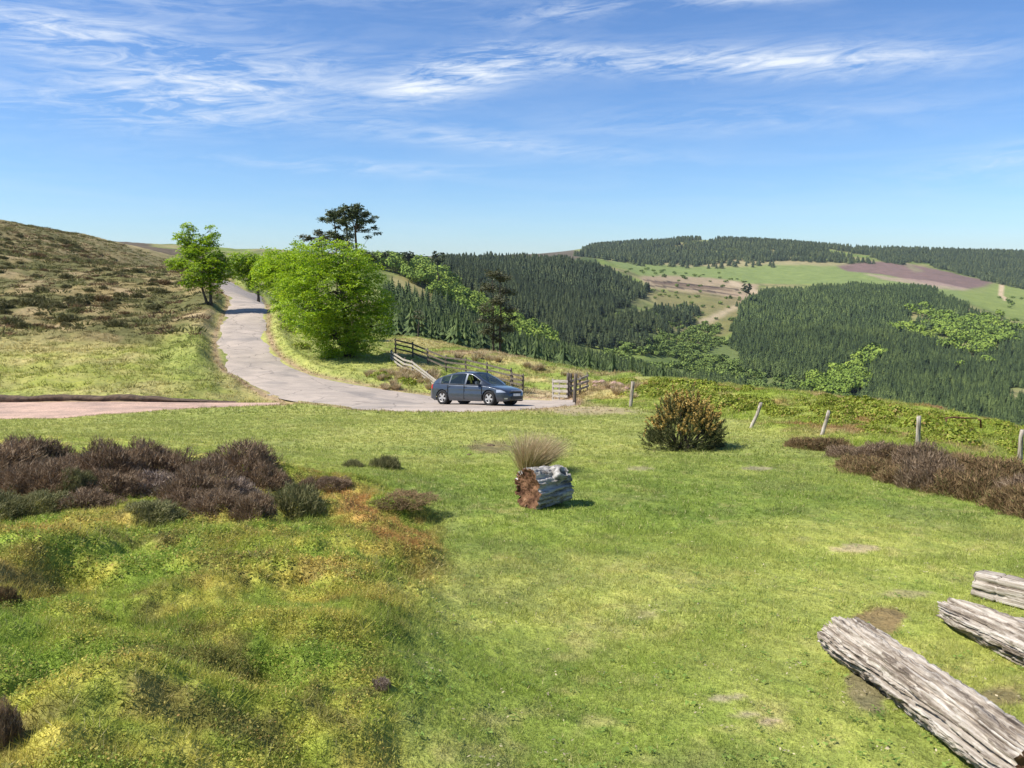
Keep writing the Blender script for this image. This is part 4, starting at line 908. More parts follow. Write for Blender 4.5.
# bilberry on the right bank
BILM = []
for i in range(4):
    r_ = np.random.default_rng(300+i); d_ = rand_dirs(800, r_); d_[:, 2] = np.abs(d_[:, 2]); lum = 1+.5*(fbm(d_[:, 0]*2, d_[:, 1]*2, .8, i, 3)-.5)
    p_ = d_*np.array([1, 1, .55])*(.6+.45*r_.random(800)[:, None]**.5)*lum[:, None]; nn = d_+rand_dirs(800, r_)*.8; nn /= np.linalg.norm(nn, axis=1)[:, None]
    v, f = quads(p_, nn, .055+.05*r_.random(800), .7, r_); BILM.append(new_mesh('bilberry_shrub', v, f, [M_BILB]))
rb = random.Random(9); cnt = 0
def bil(px, py, w, h, lb):
    g = gnd(px, py, 12, 90); k = g.y/F; o = bpy.data.objects.new('bilberry_shrub', rb.choice(BILM)); C.objects.link(o); s = w*k/2
    o.location = (g.x, g.y, float(hz(g.x, g.y))-.08); o.scale = (s, s*(.8+.5*rb.random()), h*k/.5); o.rotation_euler = (0, 0, rb.random()*6.28); tag(o, lb, 'shrub', 'bright green bilberry shrubs on the right bank')
for i in range(200):
    px = rb.uniform(625, 1060); top = np.interp(px, [640, 750, 850, 950, 1024, 1060], [381, 391, 401, 417, 430, 440]); q = rb.random()**1.6; py = top+1+q*np.interp(px, [640, 750, 850, 960, 1060], [14, 22, 28, 30, 26])
    if vnoise(px/28, py/9, 6) < .30: continue
    bil(px, py, rb.uniform(14, 34), rb.uniform(4, 9), 'bright green bilberry shrub on the crest of the right bank' if q < .3 else 'bright green bilberry shrub on the near face of the right bank')
for px, py, w, h in ((660, 386, 30, 7), (685, 388, 34, 8), (712, 391, 30, 7), (870, 408, 44, 9), (895, 414, 40, 10), (925, 428, 44, 12), (950, 436, 46, 12), (960, 442, 40, 10), (835, 404, 30, 8)): bil(px, py, w, h, 'large bright green bilberry shrub low on the right bank' if py > 420 else 'large bright green bilberry shrub on the crest of the right bank')
for px, py, w, h in ((405, 384, 26, 7), (380, 378, 24, 7), (300, 348, 20, 6), (285, 330, 18, 6)): bil(px, py, w, h, 'green verge shrub between the road and the beeches')

# gorse
def gorse():
    g = gnd(690, 452, 8, 60); k = g.y/F; root = thing('gorse_bush', 'rounded dark gorse bush with orange-tan tips, alone on the lawn by the fence line', 'gorse bush', (g.x, g.y+.7, float(hz(g.x, g.y+.7))))
    rng = np.random.default_rng(40); rx, h = 39*k, 62*k; n = 900
    d_ = rand_dirs(n, rng); d_[:, 2] = np.abs(d_[:, 2]); lum = 1+.28*(fbm(d_[:, 0]*2.5+3, d_[:, 1]*2.5+d_[:, 2]*2, .8, 4, 3)-.5)*2
    r = (.45+.55*rng.random(n)**.45)*lum; base = d_*r[:, None]*np.array([rx, rx*.9, h*.80]); base[:, 2] += .03
    ax = d_*np.array([.8, .8, .9])+rand_dirs(n, rng)*.35; ax[:, 2] += .45; ax /= np.linalg.norm(ax, axis=1)[:, None]
    per = 46; L = .15+.16*rng.random(n)
    for extra, (ex, ez) in enumerate(((.95, .30), (-1.05, .22), (.15, 1.02))): base[extra*6:extra*6+6] = np.array([rx*ex, 0, h*ez*.9])+rng.normal(size=(6, 3))*.07
    def sh(sel, t0, t1, per, wid, ln):
        b = np.repeat(base[sel], per, 0); a = np.repeat(ax[sel], per, 0); l = np.repeat(L[sel], per); t = t0+(t1-t0)*rng.random(len(b)); p = b+a*(l*t)[:, None]+rand_dirs(len(b), rng)*.012
        dd = a*.7+rand_dirs(len(b), rng)*.9; dd /= np.linalg.norm(dd, axis=1)[:, None]; return spikes(p, dd, ln*(.6+.8*rng.random(len(b))), wid, rng)
    allm = np.ones(n, bool); v, f = sh(allm, 0, 1, per, .006, .05)
    link('foliage', new_mesh('foliage', v, f, [mat_leaf('gorse spines', [(0, (.045, .056, .018)), (.6, (.10, .115, .035)), (.9, (.17, .165, .055)), (1, (.24, .20, .08))], .08, .7, vary=.35, vscale=4)]), root)
    top = (d_[:, 2] > .35) & (r > .72) & (fbm(base[:, 0], base[:, 1]+base[:, 2], .4, 9, 2)+.3*d_[:, 2]-.0*base[:, 0]+.10*(base[:, 0] > 0) > .62)
    v, f = sh(top, .45, 1.12, 30, .012, .04)
    link('blossom', new_mesh('blossom', v, f, [mat_leaf('faded gorse flowers', [(0, (.40, .25, .05)), (.5, (.60, .40, .11)), (1, (.74, .55, .20))], .15, .7, vary=.2, vscale=4)]), root)
    t = MB(); r2 = random.Random(2)
    for i in range(70):
        j = rng.integers(n); e = base[j]; t.tube([(r2.gauss(0, .08), r2.gauss(0, .08), -.1), e*.5+np.array([0, 0, -.05]), e], [.018, .012, .006], 5)
    t.build('stems', M_BARK, root)
gorse()
# tussock
def tussock(px, py, w, h, label, lean=.25, n=900, seed=1, mat=None, group=None):
    g = gnd(px, py, 3, 90); k = g.y/F; rng = np.random.default_rng(seed); W, H = w*k/2, h*k
    a = rng.random(n)*6.28; q = np.sqrt(rng.random(n)); b0 = np.stack([q*np.cos(a)*W*.38, q*np.sin(a)*W*.38, np.full(n, -.03)], 1); ln = H*(.55+.6*rng.random(n))
    out = np.stack([np.cos(a)*q, np.sin(a)*q, np.zeros(n)], 1)*.50+rng.normal(size=(n, 3))*.20+np.array([lean, 0, 0]); out[:, 2] = 1.0; out /= np.linalg.norm(out, axis=1)[:, None]
    sd = np.cross(out, rand_dirs(n, rng)); sd /= np.linalg.norm(sd, axis=1)[:, None]; wd = (.0035*(.7+.6*rng.random(n))*max(1, g.y/14))[:, None]
    hor = out*np.array([1, 1, 0]); p1 = b0+out*(ln*.5)[:, None]; p2 = p1+(out*.8+hor*.5-np.array([0, 0, .05]))*(ln*.5)[:, None]
    v = np.stack([b0-sd*wd, b0+sd*wd, p1+sd*wd*.8, p1-sd*wd*.8, p2], 1).reshape(-1, 3); i0 = np.arange(n)[:, None]*5
    f = np.concatenate([i0+np.array([[0, 1, 2]]), i0+np.array([[0, 2, 3]]), i0+np.array([[3, 2, 4]])], 1).reshape(-1, 3)
    o = link('grass_tussock', new_mesh('grass_tussock', v, f, [mat or M_TUSS]), loc=(g.x, g.y+W*.4, float(hz(g.x, g.y+W*.4)))); return tag(o, label, 'grass tussock', group)
M_TUSS = mat_leaf('dry bleached grass', [(0, (.30, .21, .11)), (.4, (.50, .38, .22)), (.8, (.68, .55, .36)), (1, (.30, .32, .11))], .25, .7, (1, .95, .8), vary=.2, vscale=3)
tussock(530, 474, 48, 50, 'dry tan grass tussock standing just behind the stump log', .32, 2600, 1)
rt = random.Random(4)
for i in range(14):
    tussock(rt.uniform(396, 438), rt.uniform(374, 387), rt.uniform(10, 16), rt.uniform(8, 12), 'pale tussock of dry grass at the foot of the sunlit rail fence', .1, 160, i+80, None, 'pale dry grass tussocks beyond the lawn')
for i in range(46):
    if i < 22: px, py = rt.uniform(368, 436), rt.uniform(372, 391); lb = 'pale tussock of dry grass on the verge left of the car'
    elif i < 30: px, py = rt.uniform(575, 640), rt.uniform(388, 400); lb = 'pale tussock of dry grass on the bank right of the gate'
    else: px, py = rt.uniform(440, 600), rt.uniform(352, 368)+(0); py = np.interp(px, [440, 520, 600], [352, 362, 382])+rt.uniform(0, 6); lb = 'pale tussock of dry grass along the spur crest'
    tussock(px, py, rt.uniform(10, 18), rt.uniform(6, 10), lb, .1, 160, i+10, None, 'pale dry grass tussocks beyond the lawn')
for px, py, w, h in ((20, 515, 30, 12), (265, 500, 24, 12)): tussock(px, py, w, h, 'small dry grass tuft among the front heather on the mound', .1, 120, px, None, 'dry grass tufts on the mound')

# ------------------------------------------------------------------ grass
def grass():
    rng = np.random.default_rng(123); VS, CS = [], []
    def batch(Y0, Y1, dens, L, W, zone=None, clump=4, u0=-.80, u1=.80, lay=.5):
        area = (u1-u0)*(Y1**2-Y0**2)/2; n = int(area*dens/clump); y = np.sqrt(Y0**2+(Y1**2-Y0**2)*rng.random(n)); x = (u0+(u1-u0)*rng.random(n))*y
        if zone is not None: m = rng.random(n) < np.clip(lookup(zone, x, y), 0, 1); x, y = x[m], y[m]
        m = np.maximum(lookup(dr, x, y), lookup(dpth, x, y)) < -.02; x, y = x[m], y[m]
        den = fbm(x, y, .5, 60, 3); tall = np.repeat(.65+.9*np.clip(den-.3, 0, .5)*1.6, clump)
        z = hz(x, y); c = lookup(col, x, y); bare = lookup(BARE, x, y); m = rng.random(len(x)) > bare*1.05; x, y, z, c, = x[m], y[m], z[m], c[m]; tall = np.repeat(.65+.9*np.clip(den[m]-.3, 0, .5)*1.6, clump)
        b = np.repeat(np.stack([x, y, z], 1), clump, 0); k = len(b); b[:, :2] += rng.normal(size=(k, 2))*L*.5; b[:, 2] = hz(b[:, 0], b[:, 1])-.004
        d = rng.normal(size=(k, 3))*lay; d[:, 2] = np.abs(d[:, 2])*.5+.65; d /= np.linalg.norm(d, axis=1)[:, None]
        v, _ = spikes(b, d, L*(.5+.9*rng.random(k))*tall, W*(.7+.6*rng.random(k)), rng); VS.append(v)
        cc = np.repeat(c, clump, 0)*(.9+.5*rng.random((k, 1))); straw = rng.random(k) < .06; cc[straw] = np.array([.50, .44, .22])*(.7+.5*rng.random((straw.sum(), 1))); CS.append(np.repeat(cc, 3, 0))
    lawnz = lawn_amp
    batch(2.6, 5.5, 9000, .034, .0017, lawnz); batch(5.5, 9, 4200, .040, .0026, lawnz); batch(9, 16, 1500, .050, .0042, lawnz, 5); batch(16, 30, 420, .06, .0085, lawnz, 5); batch(30, 46, 110, .10, .018, lawnz, 5)
    batch(1.9, 5.5, 9500, .055, .0019, mnd, 6, -.85, .1, .75); batch(5.5, 13, 3200, .065, .0032, mnd, 6, -.85, .1, .75)
    batch(10, 24, 500, .11, .007, bankf, 6, .1, .85, .6); batch(24, 50, 150, .14, .014, bankf, 6, .0, .85, .6)
    batch(40, 95, 36, .20, .026, spurf, 6, -.3, .25, .6); batch(36, 62, 40, .18, .024, np.clip(hillf, 0, 1), 6, -.9, -.2, .6)
    oz = np.clip((1-hillf)*(1-spurf)*(1-bankf)*(1-mnd), 0, 1); batch(44, 100, 40, .18, .024, oz, 6, -.4, .0, .6)
    v = np.concatenate(VS); c = np.concatenate(CS); print('grass blades', len(v)//3)
    link('grass', new_mesh('grass', v, np.arange(len(v)).reshape(-1, 3), [M_TUFT], False, c), label='short grass covering lawn, mound, banks and verges', category='grass', kind='stuff')
def moss():
    rng = np.random.default_rng(321); VS, FS, CS, off = [], [], [], 0
    for Y0, Y1, dens, sz in ((1.8, 5.5, 8000, .0062), (5.5, 12.5, 2600, .011)):
        n = int(.95*(Y1**2-Y0**2)/2*dens); y = np.sqrt(Y0**2+(Y1**2-Y0**2)*rng.random(n)); x = (-.85+.95*rng.random(n))*y
        k = lookup(mnd, x, y)*np.clip((fbm(x, y, .45, 88, 3)-.36)*6, 0, 1); m = rng.random(n) < k; x, y = x[m], y[m]; n = len(x)
        p = np.stack([x, y, hz(x, y)+.005+rng.random(n)*.045*np.clip(k[m], 0, 1)], 1); d = rand_dirs(n, rng); d[:, 2] = np.abs(d[:, 2])+.5; d /= np.linalg.norm(d, axis=1)[:, None]
        v, f = quads(p, d, sz*(.6+.8*rng.random(n)), .6, rng); c = lookup(col, x, y)*(.75+.5*rng.random((n, 1))); t = rng.random(n); q_ = c.copy(); c[t < .30] = q_[t < .30]*.5+.5*np.array([.50, .40, .10]); c[t < .10] = q_[t < .10]*.4+.6*np.array([.38, .21, .07]); c[t > .85] = q_[t > .85]*.5+.5*np.array([.22, .34, .05])
        VS.append(v); FS.append(f+off); off += len(v); CS.append(np.repeat(c*(.75+.5*rng.random((n, 1))), 4, 0))
    link('moss', new_mesh('moss', np.concatenate(VS), np.concatenate(FS), [M_TUFT], False, np.concatenate(CS)), label='yellow-green moss and bilberry leaves covering the mound', category='moss', kind='stuff')
grass(); moss()
def weeds():
    rng = np.random.default_rng(555); VS, FS, CS, off = [], [], [], 0
    for n, kind in ((500, 0), (500, 1)):
        y = 3.2*np.exp(rng.random(n)*1.5); x = (-.2+.95*rng.random(n))*y; m = (lookup(mnd, x, y) < .2) & (lookup(bankf, x, y) < .2); x, y = x[m], y[m]
        for X0, Y0 in zip(x, y):
            if kind == 0:
                k = int(rng.integers(5, 9)); a = rng.random(k)*6.28; r = .012+.028*rng.random(k); p = np.stack([X0+r*np.cos(a), Y0+r*np.sin(a), np.zeros(k)], 1); c = np.array([.19, .28, .06])*(.7+.6*rng.random()); s = .008+.010*rng.random(k)
            else:
                k = int(rng.integers(1, 4)); p = np.stack([X0+rng.normal(size=k)*.03, Y0+rng.normal(size=k)*.03, np.zeros(k)], 1); c = np.array([.52, .45, .30])*(.6+.6*rng.random()); s = .006+.009*rng.random(k)
            p[:, 2] = hz(p[:, 0], p[:, 1])+.022; d = rand_dirs(k, rng)*.4; d[:, 2] += 1; d /= np.linalg.norm(d, axis=1)[:, None]
            v, f = quads(p, d, s, .45, rng); VS.append(v); FS.append(f+off); off += len(v); CS.append(np.tile(c, (len(v), 1)))
    link('lawn_weeds', new_mesh('lawn_weeds', np.concatenate(VS), np.concatenate(FS), [M_TUFT], False, np.concatenate(CS)), label='small weeds and dry leaf scraps scattered over the lawn', category='weeds', kind='stuff')
weeds()
# ------------------------------------------------------------------ weathered timber
def wood_mat(name, pal, streak=(1.2, 26, 26), lich=.35):
    m, nt, b, o = nmat(name); v = coords(nt, 'Object', streak); v2 = coords(nt, 'Object')
    f = noise_n(nt, 1.3, 8, v, .65, .25); g = noise_n(nt, 7, 5, v2, .6)
    c = ramp(nt, f, [(.34, pal[0]), (.43, pal[1]), (.52, pal[2]), (.64, pal[3])])
    c = mixc(nt, c, pal[4], math_n(nt, 'MULTIPLY', ramp(nt, g, [(.52, (0,)*3), (.68, (1,)*3)]), lich))
    nt.links.new(c, b.inputs['Base Color']); b.inputs['Roughness'].default_value = .85; b.inputs['Specular IOR Level'].default_value = .2
    bump(nt, b, f, .9, .02); return m
M_LOG = wood_mat('bleached cracked wood', ((.055, .042, .032), (.21, .17, .13), (.38, .33, .27), (.56, .51, .44), (.15, .12, .095)))
M_LOG2 = wood_mat('silvery weathered trunk', ((.07, .06, .05), (.19, .175, .15), (.32, .30, .27), (.47, .45, .41), (.55, .52, .47)), (2.0, 11, 11), .6)
M_ROT = mat_noise('crumbling red-brown heartwood', (.05, .024, .014), (.25, .135, .075), 8, .9, 1.0, .03, .1, c3=(.52, .36, .22))
M_POST = wood_mat('grey fence oak', ((.11, .085, .06), (.24, .20, .155), (.38, .33, .27), (.52, .47, .40), (.30, .30, .20)), (18, 18, 2), .5)
M_POSTD = wood_mat('dark fence timber', ((.045, .036, .028), (.085, .068, .054), (.14, .115, .09), (.22, .185, .15), (.12, .13, .08)), (18, 18, 2), .4)
M_RAIL = wood_mat('pale dry rail', ((.16, .13, .10), (.30, .265, .21), (.43, .385, .32), (.56, .51, .44), (.37, .33, .26)), (3, 24, 24), .3)

def log_surface(L, ry, rz, nu, nv, seed, end_rag=.05, groove=.016, taper=(1, 1), bulge=(), bend=0):
    """log lying along +x from 0 to L, axis at z=0; deep lengthwise splits, knots, ragged ends"""
    rng = np.random.default_rng(seed); u = np.linspace(0, 1, nu); t = np.linspace(0, 2*math.pi, nv, endpoint=False); U, T = np.meshgrid(u, t, indexing='ij')
    ct, st_ = np.cos(T), np.sin(T); X = U*L
    drift = .35*(fbm(X*1.4+3, T*0, .9, seed+3, 2)-.5); s = (T+drift)
    def per(sc, k, sd, stx): return fbm(np.cos(s)*k+5+X*stx, np.sin(s)*k+7-X*stx*.3, sc, sd, 3)
    g = per(.12, 1, seed, .18); g2 = per(.05, 1, seed+1, .35); g3 = per(.5, 1, seed+2, .5)
    rr = 1+(g3-.5)*.30+(fbm(np.cos(s)*1.1+X*3.2, np.sin(s)*1.1-X*2.6+9, .33, seed+8, 4)-.5)*.22+(fbm(T*5, X*30, 1.0, seed+11, 3)-.5)*.05
    cr = np.clip((.45-g)*7, 0, 1)*groove*2.6+np.clip((.40-g2)*7, 0, 1)*groove*.9
    tp = taper[0]+(taper[1]-taper[0])*U
    for (bu, bt, su_, st2, am) in bulge:
        dt = np.angle(np.exp(1j*(T-bt))); rr += am*np.exp(-((U-bu)/su_)**2-(dt/st2)**2)
    rr *= tp; Yc = ct*(ry*rr-cr); Zc = st_*(rz*rr-cr)
    e0 = (fbm(ct*2+seed, st_*2, .6, seed+6, 3)-.5)*end_rag*2; e1 = (fbm(ct*2+seed+9, st_*2, .6, seed+7, 3)-.5)*end_rag*2
    X = X+e0*(1-U)**6+e1*U**6
    Yc = Yc+bend*np.sin(U*math.pi)
    V_ = np.stack([X, Yc, Zc], -1); i, j = np.meshgrid(np.arange(nu-1), np.arange(nv), indexing='ij'); jn = (j+1) % nv
    Fq = np.stack([i*nv+j, i*nv+jn, (i+1)*nv+jn, (i+1)*nv+j], -1).reshape(-1, 4)
    return V_, Fq
def end_cap(ring, inward, depth, seed, nr=14, rough=.03):
    """face closing a ragged ring of the log, hollowed and crumbly"""
    nv = len(ring); c = ring.mean(0); rings = [ring]; 
    mr = np.linalg.norm(ring-c, axis=1); circ = (ring-c)/mr[:, None]*mr.mean()
    for k in range(1, nr):
        q = 1-k/nr; w_ = min(1, k/4); r = c+((ring-c)*(1-w_)+circ*w_)*q; r[:, 0] = ring[:, 0]*(1-w_)+c[0]*w_; dd = depth*(1-q)**.7*(1 if k > 1 else .5)
        nz = (fbm(r[:, 1]*13+seed, r[:, 2]*13, 1., seed, 4)-.5)*rough*2.2*min(1, k/2)
        r = r+np.array(inward)*(dd+nz)[:, None]; rings.append(r)
    V_ = np.concatenate(rings+[c[None]+np.array(inward)*(depth*1.1)]); f = []
    for k in range(nr-1):
        for j in range(nv): f.append((k*nv+j, k*nv+(j+1) % nv, (k+1)*nv+(j+1) % nv, (k+1)*nv+j))
    f = np.array(f); tri = np.array([((nr-1)*nv+j, (nr-1)*nv+(j+1) % nv, nr*nv, nr*nv) for j in range(nv)]); return V_, f, tri
def fix_norm(me):
    import bmesh; bm = bmesh.new(); bm.from_mesh(me); bmesh.ops.recalc_face_normals(bm, faces=bm.faces); bm.to_mesh(me); bm.free()
def log_thing(label, loc, rz, tilt, surf, cat, capm, partn, cap0=(.02, .012), cap1=(.02, .012), mat=M_LOG, roll=0, group=None):
    V_, Fq = surf; nu, nv = V_.shape[:2]; root = thing('log', label, cat, loc, rz, group); root.rotation_euler = (0, tilt, rz)
    me = new_mesh('trunk', V_.reshape(-1, 3), Fq, [mat], True); fix_norm(me); o = link('trunk', me, root); o.rotation_euler = (roll, 0, 0)
    for k, (ring, inw, (dp, rg)) in enumerate(((V_[0], (1, 0, 0), cap0), (V_[-1], (-1, 0, 0), cap1))):
        v, f, tri = end_cap(ring, inw, dp, 5+k, 14, rg); mb = MB(); mb.add(v, [tuple(q) for q in f]+[tuple(q[:3]) for q in tri]); c = mb.build(partn, capm[k], root, False); c.rotation_euler = (roll, 0, 0)
    return root
def along(a, b):
    d = b-a; return math.atan2(d.y, d.x), math.hypot(d.x, d.y), math.atan2(-(d.z), math.hypot(d.x, d.y))
# long bench log, bottom right
A = gnd(842, 654, 2, 30); B = gnd(1048, 812, 2, 30); rz, ln, tl = along(A, B); r_ = .158
log_thing('long split grey log lying at the bottom right, nearest to the viewer', (A.x, A.y, A.z+r_*.78), rz, tl, log_surface(ln, .185, .155, 260, 200, 3, .05, .013, (1, .92), ((.12, -1.2, .05, .4, .10), (.45, 2.4, .05, .3, .16), (.62, 2.6, .03, .3, .12), (.0, 0, .05, 9, -.10), (.33, 2.5, .10, .5, -.10)), .02), 'log', (M_LOG, M_ROT), 'end_grain', (.015, .01), (.03, .02))
# low log and squared beam beside it
A = gnd(950, 622, 2, 30); B = gnd(1205, 745, 2, 30); rz, ln, tl = along(A, B)
log_thing('low pale split log leaving the right edge, beneath the squared beam', (A.x, A.y, A.z+.10), rz, tl, log_surface(ln, .20, .15, 200, 160, 8, .07, .013, (.72, 1.1), ((.0, 0, .06, 9, -.25), (.3, 1.2, .08, .6, .12))), 'log', (M_LOG, M_LOG), 'end_grain', (.015, .012), (.02, .012))
def beam():
    A = gnd(977, 596, 2, 30); B = gnd(1190, 650, 2, 30); rz, ln, tl = along(A, B); root = thing('timber_beam', 'squared grey timber beam with a crack across it, behind the low log', 'timber beam', (A.x, A.y, A.z+.01), rz); root.rotation_euler = (0, tl, rz)
    nu, nv = 150, 64; u = np.linspace(0, 1, nu); t = np.linspace(0, 1, nv, endpoint=False)
    W, H = .17, .21; per = []
    for q in t:
        s = q*4; k = int(s); f = s-k; c = [(-1, -1), (1, -1), (1, 1), (-1, 1), (-1, -1)]; per.append((c[k][0]+(c[k+1][0]-c[k][0])*f, c[k][1]+(c[k+1][1]-c[k][1])*f))
    per = np.array(per); rad = (np.abs(per)**7).sum(1)**(1/7); per = per/rad[:, None]
    X, Q = np.meshgrid(u*ln, np.arange(nv), indexing='ij'); py_, pz_ = per[Q, 0], per[Q, 1]
    n_ = fbm(py_*1.2+X*.5+4, pz_*1.2+X*.4, .18, 31, 4); cr = np.clip((.45-n_)*6, 0, 1)*.024+(fbm(X, py_+pz_, .3, 33, 3)-.5)*.014
    cut = np.exp(-((X-.20-.012*pz_)/.006)**2)*.012; sc = 1-(cr+cut)/.07
    V_ = np.stack([X+(fbm(py_, pz_, .5, 5, 2)-.5)*.03*(X < .01)+pz_*.02*(X < .01), py_*W/2*sc, H/2+pz_*H/2*sc], -1)
    i, j = np.meshgrid(np.arange(nu-1), np.arange(nv), indexing='ij'); jn = (j+1) % nv
    me = new_mesh('timber', V_.reshape(-1, 3), np.stack([i*nv+j, i*nv+jn, (i+1)*nv+jn, (i+1)*nv+j], -1).reshape(-1, 4), [M_LOG], True); fix_norm(me); link('timber', me, root)
    for ring, inw in ((V_[0], (1, 0, 0)), (V_[-1], (-1, 0, 0))):
        v, f, tri = end_cap(ring, inw, .006, 3, 8, .004); mb = MB(); mb.add(v, [tuple(q) for q in f]+[tuple(q[:3]) for q in tri]); mb.build('end_grain', M_LOG, root)
beam()
# stump log in the middle of the lawn
def stump():
    g = gnd(529, 512, 4, 40); r = .285; rz = math.atan2(.60, .80)
    rt = log_thing('short thick silvery log with red-brown rotten end and hollow branch stub, mid-lawn', (g.x-.02, g.y+.28, float(hz(g.x, g.y+.3))+r*.90), rz, .03,
              log_surface(.62, r*1.0, r*1.02, 150, 200, 14, .025, .022, (1, .90), ((.35, .9, .07, .25, -.10), (.7, 2.4, .1, .3, -.10), (.5, -.5, .25, .15, -.09), (.65, 3.4, .2, .3, .08), (.1, 2.2, .15, .5, .05), (.55, 1.6, .2, .3, -.16), (.8, .35, .22, .45, .08))), 'log', (M_ROT, M_LOG2), 'rotten_end', (.08, .028), (.02, .02), M_LOG2)
    # branch stub with a dark hollow
    o = MB(); n = 22
    c0 = Vector((.40, -.14, .16)); ax = Vector((.30, -.62, .62)).normalized(); a = ax.cross(Vector((1, 0, 0))).normalized(); b = ax.cross(a); rings = []
    for (h, rr) in ((-.06, .12), (.02, .105), (.09, .088), (.135, .075), (.130, .060), (.07, .048), (.0, .036)):
        rings.append([c0+ax*h+(a*math.cos(q)+b*math.sin(q)*1.25)*rr*(1+.13*math.sin(3*q+h*20)+.06*math.sin(7*q)) for q in [6.283*i/n for i in range(n)]])
    vs = [p for rg in rings for p in rg]; fs = [(k*n+i, k*n+(i+1) % n, (k+1)*n+(i+1) % n, (k+1)*n+i) for k in range(len(rings)-1) for i in range(n)]; fs.append(tuple(range((len(rings)-1)*n, len(rings)*n)))
    o.add(vs, fs); o.build('branch_stub', M_LOG2, rt, True)
stump()

# ------------------------------------------------------------------ posts, rails, gate
def jag_post(mb, base, top, w, d_, seed, n=7):
    rn = random.Random(seed); base, top = Vector(base), Vector(top); ax = (top-base); pts = [base+ax*i/(n-1)+Vector((rn.gauss(0, .006), rn.gauss(0, .006), 0)) for i in range(n)]
    rings = []; z = ax.normalized(); a = Vector((1, 0, 0)); a = (a-z*a.dot(z)).normalized(); b = z.cross(a); m = 10
    prof = [1+rn.gauss(0, .09) for _ in range(m)]
    for i, p in enumerate(pts):
        tw = 1-.12*i/(n-1); rings.append([p+(a*math.cos(6.283*k/m)*w+b*math.sin(6.283*k/m)*d_)*tw*prof[k]*(1+rn.gauss(0, .04))+(z*rn.uniform(-.03, .03) if i == n-1 else Vector()) for k in range(m)])
    vs = [q for r in rings for q in r]; fs = [(i*m+k, i*m+(k+1) % m, (i+1)*m+(k+1) % m, (i+1)*m+k) for i in range(n-1) for k in range(m)]; fs.append(tuple((n-1)*m+k for k in range(m))); fs.append(tuple(range(m)))
    mb.add(vs, fs)
def post(px, py, ptx, pty, wpx, label, mat, Y=None):
    g = gnd(px, py, 8, 80) if Y is None else None
    if g is None: x = su(px, py)[0]*Y; g = Vector((x, Y, float(hz(x, Y))))
    t = Vector(at(ptx, pty, g.y)); w = wpx*g.y/F/2; mb = MB(); jag_post(mb, (0, 0, -.25), t-g, w, w*.8, int(px)); o = mb.build('fence_post', mat, None, True, loc=g)
    tag(o, label, 'fence post', 'old posts along the fence line')
post(574, 403, 576, 374, 4.2, 'upright dark fence post just right of the gate', M_POSTD, 38.0)
post(630, 407, 633, 382, 3.6, 'upright grey fence post standing between the gate and the gorse bush', M_POST)
post(749, 428, 761, 403, 4.2, 'pale fence post leaning right, just right of the gorse bush', M_POST)
post(820, 435, 829, 411, 4.2, 'pale fence post leaning right, above the tip of the heather hedge', M_POST)
post(918, 447, 919, 416, 4.6, 'upright pale fence post behind the middle of the heather hedge', M_POST)
post(1020, 462, 1022, 430, 5.0, 'upright fence post at the right edge behind the heather hedge', M_POST)
def rail_fence(name, label, cat, posts, hgt, rails, pm, rm, pw=.06, ph=None, two=True, group=None, thick=.022, rh=.055):
    """posts: (px,py) of the feet at given distances"""
    G = []
    for px, py, Y in posts:
        x = su(px, py)[0]*Y; G.append(Vector((x, Y, float(hz(x, Y)))))
    root = thing(name, label, cat, G[0], 0, group); rn = random.Random(len(label))
    for i, g in enumerate(G):
        m = MB(); h = hgt[i] if hasattr(hgt, '__len__') else hgt; jag_post(m, g-G[0]-Vector((0, 0, .3)), g-G[0]+Vector((rn.gauss(0, .02), 0, h+.08)), pw, pw, i+int(posts[0][0])); m.build('post', pm, root, True)
    for i in range(len(G)-1):
        a, b = G[i]-G[0], G[i+1]-G[0]; ha = hgt[i] if hasattr(hgt, '__len__') else hgt; hb = hgt[i+1] if hasattr(hgt, '__len__') else hgt
        d = (b-a); n = Vector((d.y, -d.x, 0)).normalized()
        if n.y > 0: n = -n
        for q in rails:
            p0, p1 = a+Vector((0, 0, ha*q))+n*(pw+.015), b+Vector((0, 0, hb*q+rn.gauss(0, .012)))+n*(pw+.015); L = (p1-p0).length; ax = (p1-p0).normalized(); up = n.cross(ax); up = up if up.z > 0 else -up
            M_ = Matrix((ax, n, up)).transposed().to_4x4(); M_.translation = p0; m = MB(); m.box((-.05, -thick, -rh), (L+.05, thick, rh), M_); o = m.build('rail', rm, root, bevel=.004)
    return root
rail_fence('rail_fence', 'pale sunlit post-and-rail fence dropping towards the back of the car', 'fence', [(392, 366, 56), (398, 368, 54), (405, 370, 52.5), (413, 373, 51), (427, 378, 48.5), (441, 383, 46.5)], [.7, .85, .85, .8, .55, .45], (.94, .62, .30), M_POSTD, M_RAIL, .07)
rail_fence('rail_fence', 'dark post-and-rail fence running behind the car', 'fence', [(396, 360, 60), (413, 363, 58), (428, 366, 56), (446, 371, 54), (466, 376, 52), (487, 382, 49.5), (511, 389, 46.5)], 1.08, (.95, .66, .36), M_POSTD, M_POSTD, .065)
rail_fence('hurdle_gate', 'dark timber hurdle closing the lane at the front of the car', 'gate', [(512, 391, 45.6), (522.5, 393, 44.6)], 1.1, (.97, .74, .50, .26), M_POSTD, M_POSTD, .055)
